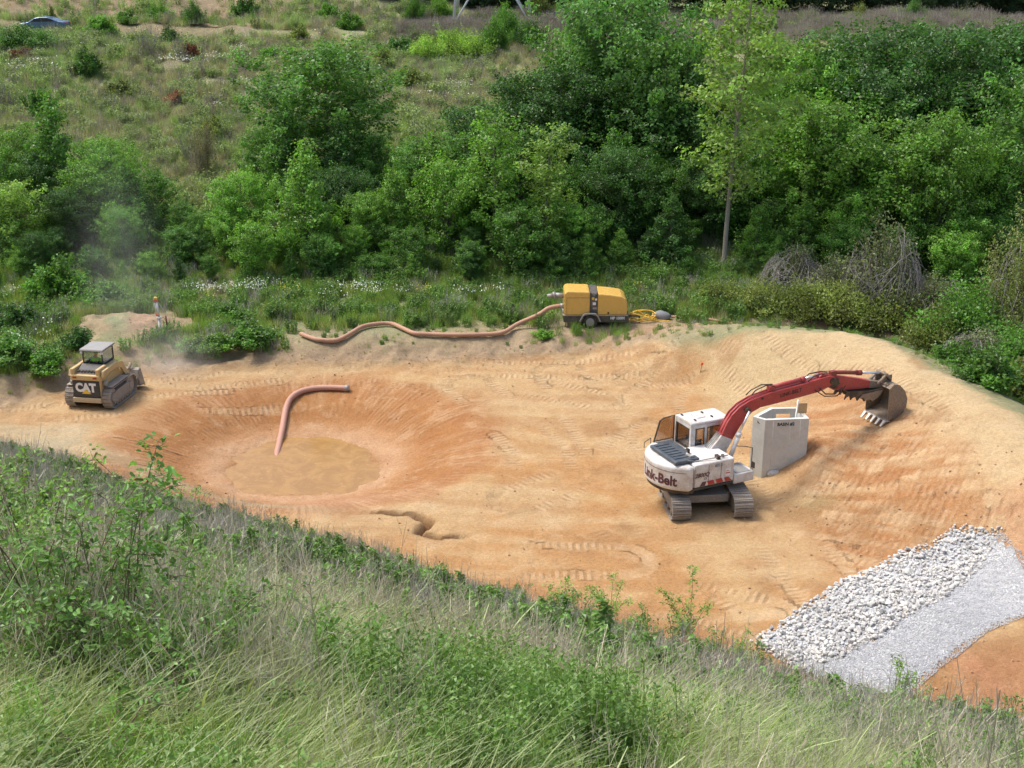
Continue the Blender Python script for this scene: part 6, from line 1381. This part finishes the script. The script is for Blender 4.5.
sap = [(690, 640, 1.75, BY, .060, 3, 'thin sapling standing highest over the clay at the centre right'), (415, 600, .9, BY, .055, 5, 'small bright sapling left of the middle at the bank edge'), (440, 595, .7, BY, .055, 5, 'small bright sapling right of the white dead stem'),
 (560, 630, 1.25, BY, .055, 6, 'leafy sapling at the bank edge, left of the centre pair'), (575, 640, 1.1, BR, .055, 6, 'darker sapling of the centre pair'), (610, 625, 1.15, BY, .055, 5, 'bright sapling right of the centre pair'),
 (640, 650, 1.0, BR, .055, 6, 'bushy sapling left of the tallest thin sapling'), (670, 665, 1.0, BR, .055, 7, 'bushy sapling at the foot of the tallest thin sapling'), (738, 690, 1.15, BY, .055, 9, 'dense bright sapling beside the left tip of the stones'),
 (752, 680, .9, BR, .055, 7, 'dark low sapling beside the left tip of the stones'), (890, 735, 1.45, BY, .055, 6, 'leafy sapling in front of the grey gravel'), (905, 738, 1.2, BY, .055, 4, 'thin shoot right of the leafy sapling before the gravel'),
 (930, 745, .9, BY, .055, 8, 'bright sapling before the red clay at the lower right'), (975, 750, 1.0, BR, .055, 5, 'sapling before the red clay near the right edge'), (1015, 742, .9, BR, .055, 8, 'dark leafy sapling at the right edge'),
 (860, 725, .8, BR, .055, 4, 'small sapling left of the leafy sapling before the gravel'), (190, 540, 1.0, BY, .05, 5, 'bright sapling on the bank edge below the pit'), (270, 560, .8, BY, .05, 6, 'yellow green sapling on the bank edge right below the pit'),
 (305, 560, .7, BY, .05, 5, 'low yellow green sapling on the bank edge right of its taller neighbour'), (345, 572, .55, BR, .05, 5, 'low sapling among purple grey stalks below the pit'), (790, 695, .6, BR, .05, 6, 'low bush at the lower rim of the stones'), (520, 620, .8, BR, .05, 6, 'low sapling left of the centre pair'), (715, 665, .8, BR, .055, 8, 'low bushy sapling between the tallest sapling and the stones')]
for u, lb in [(470, 'low sapling on the bank edge under the short track marks'), (500, 'leafy bush on the bank edge left of the centre saplings'), (535, 'leafy bush just left of the centre pair of saplings'), (590, 'broad leafy bush between the centre saplings'), (628, 'leafy bush left of the bushy saplings at the centre right'), (655, 'leafy bush under the tallest thin sapling'), (700, 'leafy bush right of the tallest thin sapling'), (728, 'broad leafy bush left of the tip of the stones'), (765, 'leafy bush over the tip of the stones'), (150, 'leafy shrub on the bank edge right of the long shoot'), (225, 'leafy shrub on the bank edge below the pool'), (950, 'leafy shrub at the lower right before the red clay'), (995, 'leafy shrub near the lower right corner')]:
    sap.append((u, float(np.interp(u, [0, 300, 500, 700, 1024], [505, 575, 622, 672, 752])), prnd.uniform(.55, .8), prnd.choice([BR, BY]), .055, 9, lb))
for i, (u, v, h, c, sz, n, lb) in enumerate(sap):
    h *= 1.4; n += 3; sz *= 1.25; p = bank_hit(u, v); st = [(r_.uniform(-.12, .12)*h, r_.uniform(-.12, .12)*h, h, 0.0)]+[(r_.uniform(-.4, .4)*h, r_.uniform(-.4, .4)*h, h*r_.uniform(.45, .9), 0) for _ in range(n-1)]
    arching_plant(400+i, st, sz, c, 'sapling', lb, 'sapling', p, 'saplings on the bank', .6, True, 26, 'twig', .008)
for i, (u, v, h, dx, lb) in enumerate([(398, 606, 2.6, .35, 'tall pale dead stem rising over the clay left of the middle'), (62, 700, .9, .1, 'pale dead stem in the left foreground grass'), (262, 700, 1.0, .35, 'leaning grey dead stem left of the middle foreground'), (690, 745, .7, .12, 'short pale dead stem at the lower right of the middle'), (225, 730, .8, .08, 'forked pale dead stem in the lower left grass')]):
    p = bank_hit(u, v); t = empty('dry_weed', p, 0, lb, 'dead stem', 'dead stems on the bank'); tb = MB(); w = .007 if i == 0 else .005
    tb.tube([(0,0,0), (dx*.2,.03,h*.35), (dx*.5,0,h*.7), (dx,.05,h)], [w, w*.8, w*.6, w*.3], 5); tb.build('stalk', 'straw', t)
    for s in range(4): b = MB(); q = .3+.15*s; b.tube([(dx*q*.6, .01, h*q), (dx*q*.6+r_.uniform(-.2,.2)*h*.5, .02, h*(q+.22))], [w*.6, w*.25], 4); b.build('twig', 'straw', t)
# fallen grey canes
for u, v, L, an, lb in [(300, 640, 1.6, .5, 'grey dead cane arching over the middle bramble'), (180, 640, 1.4, -.3, 'grey dead cane across the dark bramble in the left foreground'), (420, 690, 1.5, .9, 'grey dead cane in the grass below the pale dead stem'), (350, 700, 1.2, .3, 'short grey dead cane in the lower left grass'), (560, 700, 1.2, .7, 'grey dead cane below the centre saplings'), (800, 740, 1.3, .8, 'grey dead cane below the stone band, left one of two'), (850, 745, 1.3, .6, 'grey dead cane below the gravel, right one of two')]:
    p = bank_hit(u, v); tb = MB(); tb.tube([(-L/2*math.cos(an), -L/2*math.sin(an)*.5, .1), (-L/5, 0, .42), (L/5, 0, .50), (L/2*math.cos(an), L/2*math.sin(an)*.5, .2)], [.006, .006, .005, .003], 5)
    o = tb.build('dead_cane', 'grey_twig'); o.location = p; tag(o, lb, 'cane', 'dead canes on the bank')

# ------------------------------------------------------------------ dust raised by the loader
def dust(name, c, size, dens, label, tilt=0):
    mb = MB(); mb.ball((0,0,0), 1, 10); t = NT(name); co = t.n('TexCoord').outputs['Object']
    n = t.noise(1.5, 5, co, .6, .6); ln = t.n('VectorMath', _operation='LENGTH', i0=co).outputs['Value']
    fall = t.n('MapRange', i1=1.0, i2=.1); t.put(fall, 'i0', ln); fall.interpolation_type = 'SMOOTHSTEP'
    d = t.n('Math', _operation='MULTIPLY', i0=fall.outputs[0], i1=t.ramp(n, .35, .72)); d2 = t.n('Math', _operation='MULTIPLY', i0=d, i1=dens)
    p = t.n('VolumePrincipled', Color=(.99,.98,.95,1), Density=d2); p.inputs['Anisotropy'].default_value = 0; t.put(t.out, 'Volume', p)
    o = mb.build(name, t.m); o.scale = size; o.location = c; o.rotation_euler = (0, tilt, 0); o['kind'] = 'stuff'; o['label'] = label; return o
dust('dust_plume', (-18.3, 56.5, 4.6), (3.0, 2.4, 8.0), .08, 'pale dust drifting up before the trees behind the loader', -.12)
dust('dust_cloud', (-15.8, 54.4, 1.0), (2.6, 2.2, 1.8), .26, 'tan dust at the bucket of the loader', 0)
